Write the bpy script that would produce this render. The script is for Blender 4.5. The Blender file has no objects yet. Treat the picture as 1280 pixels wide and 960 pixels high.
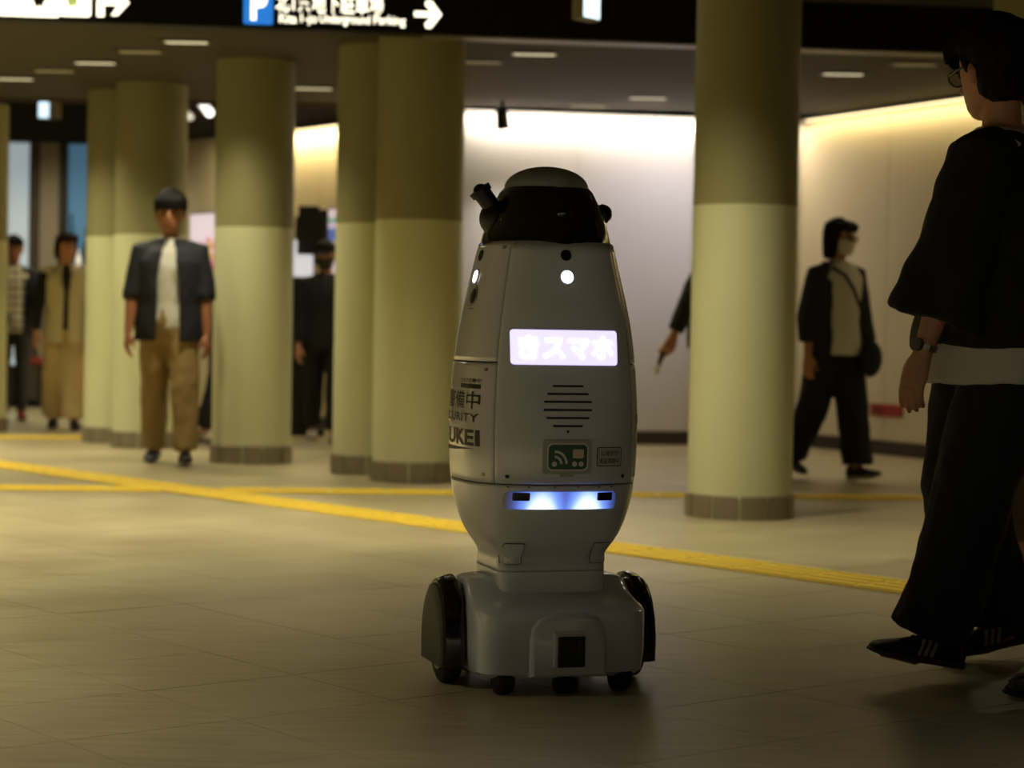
import bpy, bmesh, math, random
from math import sin, cos, pi, radians as R, sqrt, atan2
from mathutils import Vector, Matrix, noise
random.seed(7)
SC = bpy.context.scene
C = SC.collection

# ------------------------------------------------------------------ camera
F = 2600.0; HC = 0.893
CAMROT = Matrix.Rotation(R(90 - math.degrees(math.atan(73 / F))), 3, 'X') @ Matrix.Rotation(R(1.0), 3, 'Z')
cd = bpy.data.cameras.new('camera'); cam = bpy.data.objects.new('camera', cd); C.objects.link(cam)
cd.sensor_width = 36; cd.lens = F / 1280 * 36; cd.clip_end = 100
cam.matrix_world = Matrix.Translation((0, 0, HC)) @ CAMROT.to_4x4()
cd.dof.use_dof = True; cd.dof.focus_distance = 5.1; cd.dof.aperture_fstop = 3.1
SC.camera = cam
# ------------------------------------------------------------------ world, exposure
w = bpy.data.worlds.new('World'); SC.world = w; w.use_nodes = True
w.node_tree.nodes['Background'].inputs[0].default_value = (1.0, 0.92, 0.80, 1)
w.node_tree.nodes['Background'].inputs[1].default_value = 0.016
SC.view_settings.view_transform = 'Standard'; SC.view_settings.look = 'None'
SC.view_settings.exposure = 0; SC.view_settings.gamma = 1; SC.view_settings.use_curve_mapping = False
WARM = (1.0, 0.91, 0.62); GOLD = (1.0, 0.80, 0.42); COOL = (0.86, 0.84, 1.0)

def ray(px, py):
    return CAMROT @ Vector(((px - 640) / F, -(py - 480) / F, -1))
def gnd(px, py, z=0.0):
    d = ray(px, py); t = (z - HC) / d.z
    return Vector((d.x * t, d.y * t, z))
def at(px, py, Y):
    d = ray(px, py); t = Y / d.y
    return Vector((d.x * t, Y, HC + d.z * t))

# ------------------------------------------------------------------ materials
def lin(c):
    return tuple(((v / 255) / 12.92 if v / 255 <= .04045 else ((v / 255 + .055) / 1.055) ** 2.4) for v in c)
MATS = {}
def mat(name, rgb, rough=.6, metal=0, emit=None, es=0, var=0.0, vscale=6, bump=0, bscale=60, coat=0, spec=.5, rvar=0):
    if name in MATS: return MATS[name]
    m = bpy.data.materials.new(name); m.use_nodes = True; nt = m.node_tree; b = nt.nodes['Principled BSDF']
    c = lin(rgb)
    b.inputs['Base Color'].default_value = (*c, 1); b.inputs['Roughness'].default_value = rough
    b.inputs['Metallic'].default_value = metal; b.inputs['Coat Weight'].default_value = coat
    b.inputs['Specular IOR Level'].default_value = spec; b.inputs['Coat Roughness'].default_value = .06
    if emit is not None:
        b.inputs['Emission Color'].default_value = (*lin(emit), 1); b.inputs['Emission Strength'].default_value = es
    if var or bump or rvar:
        tc = nt.nodes.new('ShaderNodeNewGeometry')
    if var or rvar:
        n = nt.nodes.new('ShaderNodeTexNoise'); n.inputs['Scale'].default_value = vscale; n.inputs['Detail'].default_value = 4
        nt.links.new(tc.outputs['Position'], n.inputs['Vector'])
    if var:
        mx = nt.nodes.new('ShaderNodeMix'); mx.data_type = 'RGBA'
        mx.inputs[6].default_value = (*[v * (1 - var) for v in c], 1); mx.inputs[7].default_value = (*[min(1, v * (1 + var)) for v in c], 1)
        nt.links.new(n.outputs['Fac'], mx.inputs[0]); nt.links.new(mx.outputs[2], b.inputs['Base Color'])
    if rvar:
        mr = nt.nodes.new('ShaderNodeMapRange'); mr.inputs[3].default_value = rough - rvar; mr.inputs[4].default_value = rough + rvar
        nt.links.new(n.outputs['Fac'], mr.inputs[0]); nt.links.new(mr.outputs[0], b.inputs['Roughness'])
    if bump:
        n2 = nt.nodes.new('ShaderNodeTexNoise'); n2.inputs['Scale'].default_value = bscale
        bp = nt.nodes.new('ShaderNodeBump'); bp.inputs['Strength'].default_value = bump; bp.inputs['Distance'].default_value = .01
        nt.links.new(tc.outputs['Position'], n2.inputs['Vector'])
        nt.links.new(n2.outputs['Fac'], bp.inputs['Height']); nt.links.new(bp.outputs[0], b.inputs['Normal'])
    MATS[name] = m
    return m

def floor_mat(name, grid):
    m = bpy.data.materials.new(name); m.use_nodes = True; nt = m.node_tree; N = nt.nodes; L = nt.links.new
    b = N['Principled BSDF']; g = N.new('ShaderNodeNewGeometry')
    n = N.new('ShaderNodeTexNoise'); n.inputs['Scale'].default_value = 1.1; n.inputs['Detail'].default_value = 3
    mp = N.new('ShaderNodeMapping'); mp.inputs['Rotation'].default_value = (0, 0, R(-TILE_A)); 
    L(g.outputs['Position'], mp.inputs['Vector'])
    mp2 = N.new('ShaderNodeMapping'); mp2.inputs['Scale'].default_value = (3.5, 34, 1); L(g.outputs['Position'], mp2.inputs['Vector'])
    n2 = N.new('ShaderNodeTexNoise'); n2.inputs['Scale'].default_value = 1.0; n2.inputs['Detail'].default_value = 5; n2.inputs['Roughness'].default_value = .65
    L(mp2.outputs[0], n2.inputs['Vector']); L(g.outputs['Position'], n.inputs['Vector'])
    ad = N.new('ShaderNodeMath'); ad.operation = 'MULTIPLY_ADD'; ad.inputs[1].default_value = .55; L(n2.outputs['Fac'], ad.inputs[0])
    h = N.new('ShaderNodeMath'); h.operation = 'MULTIPLY'; h.inputs[1].default_value = .45; L(n.outputs['Fac'], h.inputs[0]); L(h.outputs[0], ad.inputs[2])
    cr = N.new('ShaderNodeValToRGB'); cr.color_ramp.elements[0].position = .34; cr.color_ramp.elements[1].position = .68
    cr.color_ramp.elements[0].color = (*lin((136, 123, 90)), 1); cr.color_ramp.elements[1].color = (*lin((186, 174, 138)), 1)
    L(ad.outputs[0], cr.inputs[0]); col = cr.outputs[0]
    if grid:
        br = N.new('ShaderNodeTexBrick'); br.offset = 0; br.inputs['Scale'].default_value = 1; br.inputs['Brick Width'].default_value = TILE
        br.inputs['Row Height'].default_value = TILE; br.inputs['Mortar Size'].default_value = .004
        for k in ('Color1', 'Color2'): br.inputs[k].default_value = (1, 1, 1, 1)
        br.inputs['Mortar'].default_value = (.5, .47, .42, 1); L(mp.outputs[0], br.inputs['Vector'])
        mx = N.new('ShaderNodeMix'); mx.data_type = 'RGBA'; mx.blend_type = 'MULTIPLY'; mx.inputs[0].default_value = 1
        L(col, mx.inputs[6]); L(br.outputs[0], mx.inputs[7]); col = mx.outputs[2]
    L(col, b.inputs['Base Color'])
    mr = N.new('ShaderNodeMapRange'); mr.inputs[3].default_value = .30; mr.inputs[4].default_value = .5; L(n2.outputs['Fac'], mr.inputs[0]); L(mr.outputs[0], b.inputs['Roughness'])
    return m

def plaid_mat():
    m = bpy.data.materials.new('plaid'); m.use_nodes = True; nt = m.node_tree; N = nt.nodes; L = nt.links.new
    b = N['Principled BSDF']; tc = N.new('ShaderNodeTexCoord'); b.inputs['Roughness'].default_value = .9
    sep = N.new('ShaderNodeSeparateXYZ'); L(tc.outputs['Object'], sep.inputs[0])
    def stripe(sock):
        a = N.new('ShaderNodeMath'); a.operation = 'MULTIPLY'; a.inputs[1].default_value = 2 * pi / .07; L(sock, a.inputs[0])
        s = N.new('ShaderNodeMath'); s.operation = 'SINE'; L(a.outputs[0], s.inputs[0])
        gt = N.new('ShaderNodeMath'); gt.operation = 'GREATER_THAN'; gt.inputs[1].default_value = .55; L(s.outputs[0], gt.inputs[0]); return gt.outputs[0]
    ad = N.new('ShaderNodeMath'); ad.operation = 'ADD'; L(stripe(sep.outputs[0]), ad.inputs[0]); L(stripe(sep.outputs[2]), ad.inputs[1])
    cr = N.new('ShaderNodeValToRGB'); cr.color_ramp.elements[0].color = (*lin((205, 198, 178)), 1); cr.color_ramp.elements[1].color = (*lin((30, 28, 28)), 1)
    hf = N.new('ShaderNodeMath'); hf.operation = 'MULTIPLY'; hf.inputs[1].default_value = .5; L(ad.outputs[0], hf.inputs[0])
    L(hf.outputs[0], cr.inputs[0]); L(cr.outputs[0], b.inputs['Base Color']); return m

# ------------------------------------------------------------------ object helpers
BAKE = []          # (object, wrinkle amp, freq)
def link(o, parent=None):
    C.objects.link(o)
    if parent is not None: o.parent = parent
    return o
def tag(o, label=None, cat=None, group=None, kind=None):
    if label: o['label'] = label
    if cat: o['category'] = cat
    if group: o['group'] = group
    if kind: o['kind'] = kind
    return o
def empty(name, loc=(0, 0, 0), rz=0, label=None, cat=None, group=None):
    o = bpy.data.objects.new(name, None); o.location = loc; o.rotation_euler.z = rz; o.empty_display_size = .1
    link(o); return tag(o, label, cat, group)
def obj(name, bm, m, parent=None, smooth=False, bev=0, angle=None):
    me = bpy.data.meshes.new(name)
    bmesh.ops.recalc_face_normals(bm, faces=bm.faces)
    bm.to_mesh(me); bm.free(); me.materials.append(m)
    if smooth:
        me.polygons.foreach_set('use_smooth', [True] * len(me.polygons))
        me.set_sharp_from_angle(angle=R(angle or 40))
    o = link(bpy.data.objects.new(name, me), parent)
    if bev:
        md = o.modifiers.new('b', 'BEVEL'); md.width = bev; md.segments = 2; md.limit_method = 'ANGLE'; BAKE.append((o, 0, 0))
    return o
def box(bm, c, s, rz=0):
    r = bmesh.ops.create_cube(bm, size=1); M = Matrix.Translation(c) @ Matrix.Rotation(rz, 4, 'Z') @ Matrix.Diagonal((*s, 1))
    bmesh.ops.transform(bm, matrix=M, verts=r['verts']); return r['verts']
def cyl(bm, p, q, r1, r2=None, n=24, cap=True):
    p = Vector(p); q = Vector(q); r2 = r1 if r2 is None else r2
    d = q - p; res = bmesh.ops.create_cone(bm, cap_ends=cap, segments=n, radius1=r1, radius2=r2, depth=d.length)
    M = Matrix.Translation((p + q) / 2) @ d.to_track_quat('Z', 'Y').to_matrix().to_4x4()
    bmesh.ops.transform(bm, matrix=M, verts=res['verts']); return res['verts']
def ball(bm, c, r, seg=20):
    if not hasattr(r, '__len__'): r = (r, r, r)
    res = bmesh.ops.create_uvsphere(bm, u_segments=seg, v_segments=seg // 2 + 2, radius=1)
    bmesh.ops.transform(bm, matrix=Matrix.Translation(c) @ Matrix.Diagonal((*r, 1)), verts=res['verts'])
def loft(bm, rings, cap=True, closed=True):
    V = [[bm.verts.new(p) for p in rg] for rg in rings]
    for a, b in zip(V, V[1:]):
        n = len(a)
        for i in range(n if closed else n - 1):
            j = (i + 1) % n; bm.faces.new((a[i], a[j], b[j], b[i]))
    if cap and closed: bm.faces.new(V[0][::-1]); bm.faces.new(V[-1])
    return V
def se_ring(z, ax, ay, n=2.0, N=48, cx=0, cy=0):
    out = []
    for i in range(N):
        t = 2 * pi * i / N; s, c = sin(t), cos(t)
        out.append(Vector((cx + ax * math.copysign(abs(s) ** (2 / n), s), cy - ay * math.copysign(abs(c) ** (2 / n), c), z)))
    return out
def tube(bm, pts, rad, n=14, ref=(0, -1, 0), round_ends=True):
    pts = [Vector(p) for p in pts]; rad = [(r, r) if not hasattr(r, '__len__') else r for r in rad]
    T = []
    for i in range(len(pts)):
        a = pts[max(0, i - 1)]; b = pts[min(len(pts) - 1, i + 1)]; T.append((b - a).normalized())
    if round_ends:
        k = .55
        pts = [pts[0] - T[0] * min(rad[0]) * k] + pts + [pts[-1] + T[-1] * min(rad[-1]) * k]
        rad = [(rad[0][0] * .6, rad[0][1] * .6)] + rad + [(rad[-1][0] * .6, rad[-1][1] * .6)]; T = [T[0]] + T + [T[-1]]
    rings = []; ref = Vector(ref)
    for p, t, r in zip(pts, T, rad):
        u = ref - t * ref.dot(t)
        if u.length < .05: u = Vector((1, 0, 0)) - t * t.x
        u.normalize(); v = t.cross(u)
        rings.append([p + u * cos(2 * pi * i / n) * r[0] + v * sin(2 * pi * i / n) * r[1] for i in range(n)])
    return loft(bm, rings)
def remesh(name, bm, m, parent, vox, smooth=4, wr=0, wf=8):
    o = obj(name, bm, m, parent)
    a = o.modifiers.new('r', 'REMESH'); a.mode = 'VOXEL'; a.voxel_size = vox; a.use_smooth_shade = True
    if smooth:
        s = o.modifiers.new('s', 'SMOOTH'); s.iterations = smooth; s.factor = .5
    BAKE.append((o, wr, wf)); return o
def copy_tree(o, parent=None):
    c = o.copy(); C.objects.link(c); c.parent = parent
    for ch in [x for x in bpy.data.objects if x.parent == o]: copy_tree(ch, c)
    return c
TXT = {}
def text_bm(body, width, height, spacing=1.0, bold=0.0):
    cu = bpy.data.curves.new('t', 'FONT'); cu.body = body; cu.align_x = 'CENTER'; cu.space_character = spacing; cu.offset = bold; cu.resolution_u = 3
    o = link(bpy.data.objects.new('t', cu)); dg = bpy.context.evaluated_depsgraph_get()
    me = bpy.data.meshes.new_from_object(o.evaluated_get(dg)); bpy.data.objects.remove(o); bpy.data.curves.remove(cu)
    bm = bmesh.new(); bm.from_mesh(me); bpy.data.meshes.remove(me)
    if not bm.verts: return bm
    xs = [v.co.x for v in bm.verts]; ys = [v.co.y for v in bm.verts]
    w0, h0 = max(xs) - min(xs), max(ys) - min(ys); mx, my = (max(xs) + min(xs)) / 2, (max(ys) + min(ys)) / 2
    for v in bm.verts: v.co = ((v.co.x - mx) * width / w0, (v.co.y - my) * height / h0, 0)
    return bm
def poly2(pts_list):
    bm = bmesh.new()
    for pts in pts_list: bm.faces.new([bm.verts.new((p[0], p[1], 0)) for p in pts])
    return bm
def rrect(cx, cz, w, h, r, n=5):
    out = []
    for k, (sx, sz) in enumerate(((1, 1), (-1, 1), (-1, -1), (1, -1))):
        for i in range(n + 1):
            a = pi / 2 * (k + i / n); out.append((cx + sx * (w / 2 - r) + r * cos(a), cz + sz * (h / 2 - r) + r * sin(a)))
    return out
def circ(cx, cz, r, n=24): return [(cx + r * cos(2 * pi * i / n), cz + r * sin(2 * pi * i / n)) for i in range(n)]
def arcband(cx, cz, r0, r1, a0, a1, n=10):
    return [(cx + r1 * cos(a0 + (a1 - a0) * i / n), cz + r1 * sin(a0 + (a1 - a0) * i / n)) for i in range(n + 1)] + \
           [(cx + r0 * cos(a1 + (a0 - a1) * i / n), cz + r0 * sin(a1 + (a0 - a1) * i / n)) for i in range(n + 1)]
def thicken(bm, d):
    """extrude the flat drawing (xy plane) along +z by d, so it has depth"""
    g = bmesh.ops.extrude_face_region(bm, geom=bm.faces[:]); vs = [e for e in g['geom'] if isinstance(e, bmesh.types.BMVert)]
    for v in vs: v.co.z += d
    return bm
def flat_on(bm, origin, right, up=Vector((0, 0, 1))):
    """place an xy drawing on a vertical plane; drawing +z goes out of the face"""
    right = right.normalized(); nrm = right.cross(up)
    M = Matrix.Translation(origin) @ Matrix((right, up, nrm)).transposed().to_4x4()
    bmesh.ops.transform(bm, matrix=M, verts=bm.verts); return bm

# ================================================================== THE SETTING
TILE = .43; TILE_A = -51.0
ZC = 2.53; ZN = 2.68
def quad_obj(name, pts, m, th=None):
    bm = bmesh.new(); vs = [bm.verts.new(p) for p in pts]; f = bm.faces.new(vs)
    if th is not None:
        g = bmesh.ops.extrude_face_region(bm, geom=[f]); bmesh.ops.translate(bm, verts=[v for v in g['geom'] if isinstance(v, bmesh.types.BMVert)], vec=th)
    o = obj(name, bm, m); return tag(o, kind='structure')
FM = floor_mat('floor_far_stone', True); FT = floor_mat('floor_tile_stone', False)
floor = quad_obj('floor', [(-14, -3, -.003), (14, -3, -.003), (14, 26, -.003), (-14, 26, -.003)], FM, (0, 0, -.1))
tag(floor, 'large tan stone tile floor of the underground concourse')
# individually laid tiles where they show large enough
bm = bmesh.new(); g = TILE / 2 - .0011
vs = box(bm, (0, 0, -.0016), (2 * g, 2 * g, .0030))
tile_me = bpy.data.meshes.new('floor_tile'); bm.to_mesh(tile_me); bm.free(); tile_me.materials.append(FT)
ta = R(TILE_A); du = Vector((cos(ta), sin(ta), 0)); dv = Vector((-sin(ta), cos(ta), 0)); nt_ = 0
for i in range(-30, 30):
    for j in range(-5, 40):
        p = du * (i * TILE + .1) + dv * (j * TILE + 2.45 + TILE / 2 - 6 * TILE)
        if 3.9 < p.y < 10.2 and abs(p.x) < .26 * p.y + .45 and nt_ < 300:
            o = bpy.data.objects.new('floor_tile', tile_me); o.location = p; o.rotation_euler.z = ta; link(o, floor); nt_ += 1
            o.location.z = random.uniform(-.0004, .0002)
CEIL = mat('ceiling_panel', (62, 55, 42), .8, var=.08, vscale=.7)
DARK = mat('black_fascia', (14, 13, 12), .5, spec=.2)
WALLW = mat('white_wall_panel', (205, 200, 196), .55, var=.05, vscale=.8)
WALLT = mat('warm_wall_panel', (205, 192, 160), .6, var=.06, vscale=.7)
def fy(x): return 11.16 + .123 * x          # line of the overhead sign beam
quad_obj('ceiling', [(-9, fy(-9) + .05, ZC), (9, fy(9) + .05, ZC), (9, 15.75, ZC), (-9, 15.55, ZC)], CEIL, (0, 0, .12))
quad_obj('ceiling', [(-9, -3, ZN), (9, -3, ZN), (9, fy(9), ZN), (-9, fy(-9), ZN)], CEIL, (0, 0, .12))
quad_obj('ceiling', [(-9, 15.55, 3.25), (9, 15.75, 3.25), (9, 26, 3.25), (-9, 26, 3.25)], mat('dark_ceiling', (60, 56, 56), .8), (0, 0, .12))
quad_obj('trim_1', [(-9, 15.56, ZC - .02), (-.38, 15.66, ZC - .02), (-.38, 15.66, 3.25), (-9, 15.56, 3.25)], mat('bulkhead', (70, 60, 50), .8), (0, .06, 0))
# faceted far wall: corner points on the ground plan
WP = [(-4.05, 20.6), (-.40, 15.72), (2.22, 16.15), (6.2, 8.2)]
MIDTOP = ZC
def wall(name, a, b, z0, z1, m, th=.12, label=None):
    a = Vector((*a, 0)); b = Vector((*b, 0)); d = (b - a).normalized(); nrm = Vector((-d.y, d.x, 0))
    bm = bmesh.new(); q = [a + Vector((0, 0, z0)), b + Vector((0, 0, z0)), b + Vector((0, 0, z1)), a + Vector((0, 0, z1))]
    f = bm.faces.new([bm.verts.new(p) for p in q]); gg = bmesh.ops.extrude_face_region(bm, geom=[f])
    bmesh.ops.translate(bm, verts=[v for v in gg['geom'] if isinstance(v, bmesh.types.BMVert)], vec=nrm * th)
    return tag(obj(name, bm, m), kind='structure', label=label)
wl = wall('wall_left', WP[0], WP[1], 0, 2.54, WALLT)
wall('wall_left', (WP[0][0] + .08, WP[0][1] + .1), (WP[1][0] + .05, WP[1][1] + .1), 2.54, 3.25, mat('upper_wall', (112, 102, 104), .8))
wb = wall('wall_back', WP[1], WP[2], 0, MIDTOP, WALLW)
wr_ = wall('wall_right', WP[2], WP[3], 0, MIDTOP, WALLT)
BASEM = mat('dark_baseboard', (52, 40, 34), .5)
def baseboard(name, a, b):
    a = Vector((*a, 0)); b = Vector((*b, 0)); d = (b - a).normalized(); nrm = Vector((d.y, -d.x, 0)) * .012
    a += d * .004; b -= d * .004
    wall(name, (a + nrm).xy, (b + nrm).xy, 0, .10, BASEM, .012)
baseboard('baseboard_left', WP[0], WP[1]); baseboard('baseboard_back', WP[1], WP[2]); baseboard('baseboard_right', WP[2], WP[3])
# vertical wall panel joints: panels built proud of the wall
def panels(par, a, b, n, m, name='wall_panel'):
    a = Vector((*a, 0)); b = Vector((*b, 0)); d = (b - a).normalized(); nrm = Vector((d.y, -d.x, 0)); L = (b - a).length / n
    for i in range(n):
        p0 = a + d * (i * L + .004); p1 = a + d * ((i + 1) * L - .004); bm = bmesh.new()
        q = [p0 + Vector((0, 0, .105)), p1 + Vector((0, 0, .105)), p1 + Vector((0, 0, ZC - .05)), p0 + Vector((0, 0, ZC - .05))]
        f = bm.faces.new([bm.verts.new(p) for p in q]); gg = bmesh.ops.extrude_face_region(bm, geom=[f])
        bmesh.ops.translate(bm, verts=[v for v in gg['geom'] if isinstance(v, bmesh.types.BMVert)], vec=nrm * .008)
        obj(name, bm, m, par)
panels(wb, WP[1], WP[2], 3, WALLW); panels(wr_, WP[2], WP[3], 8, WALLT); panels(wl, WP[0], WP[1], 6, WALLT)
# far shop wall on the left and enclosing walls out of view
quad_obj('wall_far', [(-9, 21.6, 0), (-3.9, 21.6, 0), (-3.9, 21.6, 3.25), (-9, 21.6, 3.25)], mat('far_wall', (58, 54, 52), .8), (0, .1, 0))
quad_obj('wall_side', [(-9, -3, 0), (-9, 21.6, 0), (-9, 21.6, 3.25), (-9, -3, 3.25)], WALLT, (-.1, 0, 0))

# ------------------------------------------------------------------ black overhead sign beam
GLOW = mat('sign_white_glow', (255, 255, 255), .5, emit=(255, 246, 218), es=2.2)
sign_right = Vector((1, .123, 0)).normalized(); sign_n = Vector((sign_right.y, -sign_right.x, 0))
def signp(px, py):
    d = ray(px, py); t = fy(0) / (d.y - .123 * d.x); return Vector((0, 0, HC)) + d * t
zb = signp(640, 46).z
root = empty('overhead_sign', (0, fy(0), zb), 0, 'long black illuminated guide sign beam hanging below the ceiling', 'sign')
def local(v): return Vector(v) - root.location
def beam(name, x0, x1, z0, z1, th, off, m):
    bm = bmesh.new(); a = Vector((x0, .123 * x0, 0)); b = Vector((x1, .123 * x1, 0)); c = (a + b) / 2 + sign_n * (off - th / 2)
    box(bm, (c.x, c.y, (z0 + z1) / 2 - zb), ((b - a).length, th, z1 - z0), atan2(.123, 1)); return obj(name, bm, m, root, bev=.004)
beam('sign_body', -7, 7, zb, ZN - .005, .16, 0, DARK)
beam('bottom_trim', -.5, 7, zb - .012, zb - .001, .16, 0, mat('steel_trim', (120, 112, 100), .35, .6))
def sign_part(name, bm, px, py, m, th=.004, off=.001):
    thicken(bm, th); flat_on(bm, local(signp(px, py) + sign_n * off), sign_right); return obj(name, bm, m, root)
SS = F / fy(0)      # pixels per metre on the sign
def u(p): return p / SS
sign_part('parking_panel', poly2([rrect(0, 0, u(36), u(46), u(3))]), 323, 7, mat('sign_blue', (40, 120, 220), .4, emit=(45, 135, 235), es=.75))
sign_part('parking_letter', text_bm('P', u(20), u(38), bold=.03), 324, 6, GLOW, .003, .006)
sign_part('sign_text', text_bm('北1条地下駐車場', u(132), u(26), bold=.012), 412, 4, GLOW)
for tx, wd, cx, cy in (('Kita', 21, 360, 23.2), ('1-jo', 20, 386, 24.6), ('Underground', 62, 431, 25.6), ('Parking', 39, 487, 27)): sign_part('sign_text', text_bm(tx, u(wd), u(14 if tx[0] not in 'K' else 11), bold=.016), cx, cy, GLOW)
a_ = .5
def arrow(): return [(-u(16), u(3.3)), (u(5), u(3.3)), (u(-3), u(12)), (u(-1), u(17)), (u(5), u(17)), (u(18), 0), (u(5), -u(17)), (-u(1), -u(17)), (-u(3), -u(12)), (u(5), -u(3.3)), (-u(16), -u(3.3))]
sign_part('sign_arrow', poly2([arrow()]), 534, 18, GLOW)
# turning arrow and facility pictograms at the left end
turn = [(-u(19), -u(14)), (-u(19), u(5)), (-u(15), u(10)), (u(4), u(10)), (-u(2), u(17)), (u(6), u(17)), (u(20), u(4)), (u(6), -u(12)), (-u(2), -u(12)), (u(6), u(0)), (-u(10), u(0)), (-u(10), -u(14))]
sign_part('turn_arrow', poly2([turn]), 141, 7, GLOW)
for cx, wd, ht in ((36, 74, 44), (94, 38, 44), (-22, 36, 44)):
    sign_part('pictogram_panel', poly2([rrect(0, 0, u(wd), u(ht), u(4))]), cx, -2 if cx > 0 else -4, GLOW)
INK = mat('sign_ink', (12, 12, 12), .6)
for cx, cy in ((48, 0), (58, -8), (90, 0)):
    sign_part('pictogram_figure', poly2([circ(0, u(9), u(4.5), 14), [(-u(8), u(4)), (u(8), u(4)), (u(5), -u(10)), (u(1), -u(6)), (-u(2), -u(11)), (-u(5), -u(4))]]), cx, cy, INK if cx < 80 else mat('picto_green', (170, 190, 90), .5, emit=(190, 205, 120), es=.8), .003, .006)
# hanging exit sign in front of the beam
er = empty('exit_sign', at(733, -16, 10.7), R(52), 'small lit white and green emergency exit sign box', 'sign')
bm = bmesh.new(); box(bm, (0, 0, 0), (.15, .07, .34)); obj('housing', bm, mat('sign_housing', (120, 112, 84), .5), er, bev=.004)
bm = bmesh.new(); box(bm, (0, -.0375, 0), (.135, .004, .32)); obj('lit_face', bm, mat('exit_white', (255, 255, 255), .5, emit=(225, 250, 255), es=1.6), er)
bm = thicken(poly2([[(-.07, .02), (.0, .1), (.07, .02), (.03, .02), (.05, -.02), (.02, -.02), (0, 0), (-.03, -.03), (-.06, -.03), (-.03, .02)], circ(0, .12, .018, 14)]), .003)
flat_on(bm, Vector((0, -.0395, 0)), Vector((1, 0, 0))); obj('running_figure', bm, mat('exit_green', (20, 160, 110), .5, emit=(20, 200, 140), es=.8), er)
bm = bmesh.new(); cyl(bm, (0, 0, .165), (0, 0, ZN - er.location.z), .012, n=12); obj('hanger_rod', bm, DARK, er)

# ------------------------------------------------------------------ columns
LOW = mat('column_lower_paint', (202, 202, 160), .5, var=.05, vscale=3, bump=.05, bscale=120)
UPP = mat('column_upper_paint', (138, 134, 92), .6, var=.05, vscale=3, bump=.05, bscale=120)
STEEL = mat('brushed_steel', (150, 140, 120), .4, .6, var=.12, vscale=14)
def shaft(z0, z1, r, N=56):
    bm = bmesh.new(); loft(bm, [[Vector((r * cos(2 * pi * i / N), r * sin(2 * pi * i / N), z)) for i in range(N)] for z in (z0, z1)]); return bm
plate_me = None
def column(x, y, top, label, zs=1.48):
    global plate_me
    c = empty('column', (x, y, 0), 0, label, 'column', 'round concourse columns')
    obj('lower_shaft', shaft(.0, zs, .25), LOW, c, True); obj('upper_shaft', shaft(zs, top, .2485), UPP, c, True)
    if plate_me is None:
        bm = bmesh.new(); n = 6; da = 2 * pi / 12 - .05; rr = []  # wide gaps let cream paint stand in for bright highlights at the plate seams
        for i in range(n + 1):
            a = -da / 2 + da * i / n; rr.append([Vector((k * cos(a), k * sin(a), z)) for k, z in ((.252, .001), (.262, .001), (.262, .108), (.252, .112))])
        loft(bm, rr); plate_me = bpy.data.meshes.new('kick_plate'); bmesh.ops.recalc_face_normals(bm, faces=bm.faces); bm.to_mesh(plate_me); bm.free(); plate_me.materials.append(STEEL)
    for k in range(12):
        o = bpy.data.objects.new('kick_plate', plate_me); o.rotation_euler.z = 2 * pi * (k + .3) / 12; link(o, c)
    return c
def colpos(pxc, s): Y = F / s; p = at(pxc, 480, Y); return p.x, Y
COLS = dict(A=(927, 261), B1=(521, 218), B2=(469, 209), C1=(315, 197), D1=(186, 178), D2=(149, 172), E=(-33, 161), Fc=(1297, 258))
LAB = dict(A='thick cream two-tone column in front of the white wall beside the walking woman',
           B1='cream two-tone column right beside the white robot, front one of a close pair',
           B2='cream two-tone column of a close pair near the robot, the one further back',
           C1='single cream two-tone column just beside the man in khaki trousers',
           D1='cream two-tone column behind the man in khaki trousers, front one of its pair',
           D2='cream two-tone column next to the woman in the pale vest',
           E='cream two-tone column partly hiding the man in the plaid shirt',
           Fc='cream two-tone column behind the head of the man in the black shirt')
for k, (px, s) in COLS.items():
    x, y = colpos(px, s); column(x, y, ZN if k in ('A', 'Fc') else ZC, LAB[k])

# ------------------------------------------------------------------ ceiling lamps
LFR = mat('lamp_frame', (70, 62, 46), .5); LDI = mat('lamp_diffuser', (240, 235, 215), .5, emit=(255, 244, 205), es=.62)
LDM = mat('lamp_diffuser_dim', (200, 195, 170), .5, emit=(255, 240, 190), es=.05)
def spot(par, e, col=WARM, ang=120, blend=1.0, size=.08, rot=(0, 0, 0), z=-.03):
    l = bpy.data.lights.new('lamp_light', 'SPOT'); l.energy = e; l.color = col; l.spot_size = R(ang); l.spot_blend = blend; l.shadow_soft_size = size
    o = link(bpy.data.objects.new('lamp_light', l), par); o.location = (0, 0, z); o.rotation_euler = rot; return o
def ceil_lamp(p, e, lit=True, col=WARM, label='recessed rectangular ceiling downlight among the rows over the columns', group='recessed ceiling downlights'):
    c = empty('ceiling_lamp', p, 0, label, 'ceiling lamp', group)
    bm = bmesh.new()
    for dx, dy, sx, sy in ((0, .06, .29, .02), (0, -.06, .29, .02), (.135, 0, .02, .10), (-.135, 0, .02, .10)): box(bm, (dx, dy, -.004), (sx, sy, .008))
    obj('frame', bm, LFR, c)
    bm = bmesh.new(); box(bm, (0, 0, -.003), (.25, .10, .006)); obj('diffuser', bm, LDI if lit else LDM, c)
    if e: spot(c, e, col)
    return c
for px, py, e, lb in ((18, 98, 130, 'bright recessed ceiling downlight just before the hanging lit box sign'), (119, 78, 130, 'bright recessed ceiling downlight before the column pair behind the khaki-trousered man'),
                      (233, 52, 130, 'bright recessed ceiling downlight close to the sign beam before the single column'), (392, 110, 45, 'bright recessed ceiling downlight between the single column and the close column pair'),
                      (668, 67, 70, 'bright recessed ceiling downlight above the robot close behind the sign beam'), (810, 122, 15, 'recessed ceiling downlight near the white wall beside the thick column'),
                      (1054, 92, 22, 'bright recessed ceiling downlight before the angled wall, next to the thick column')):
    ceil_lamp(gnd(px, py, ZC), e, True, WARM, lb)
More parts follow.
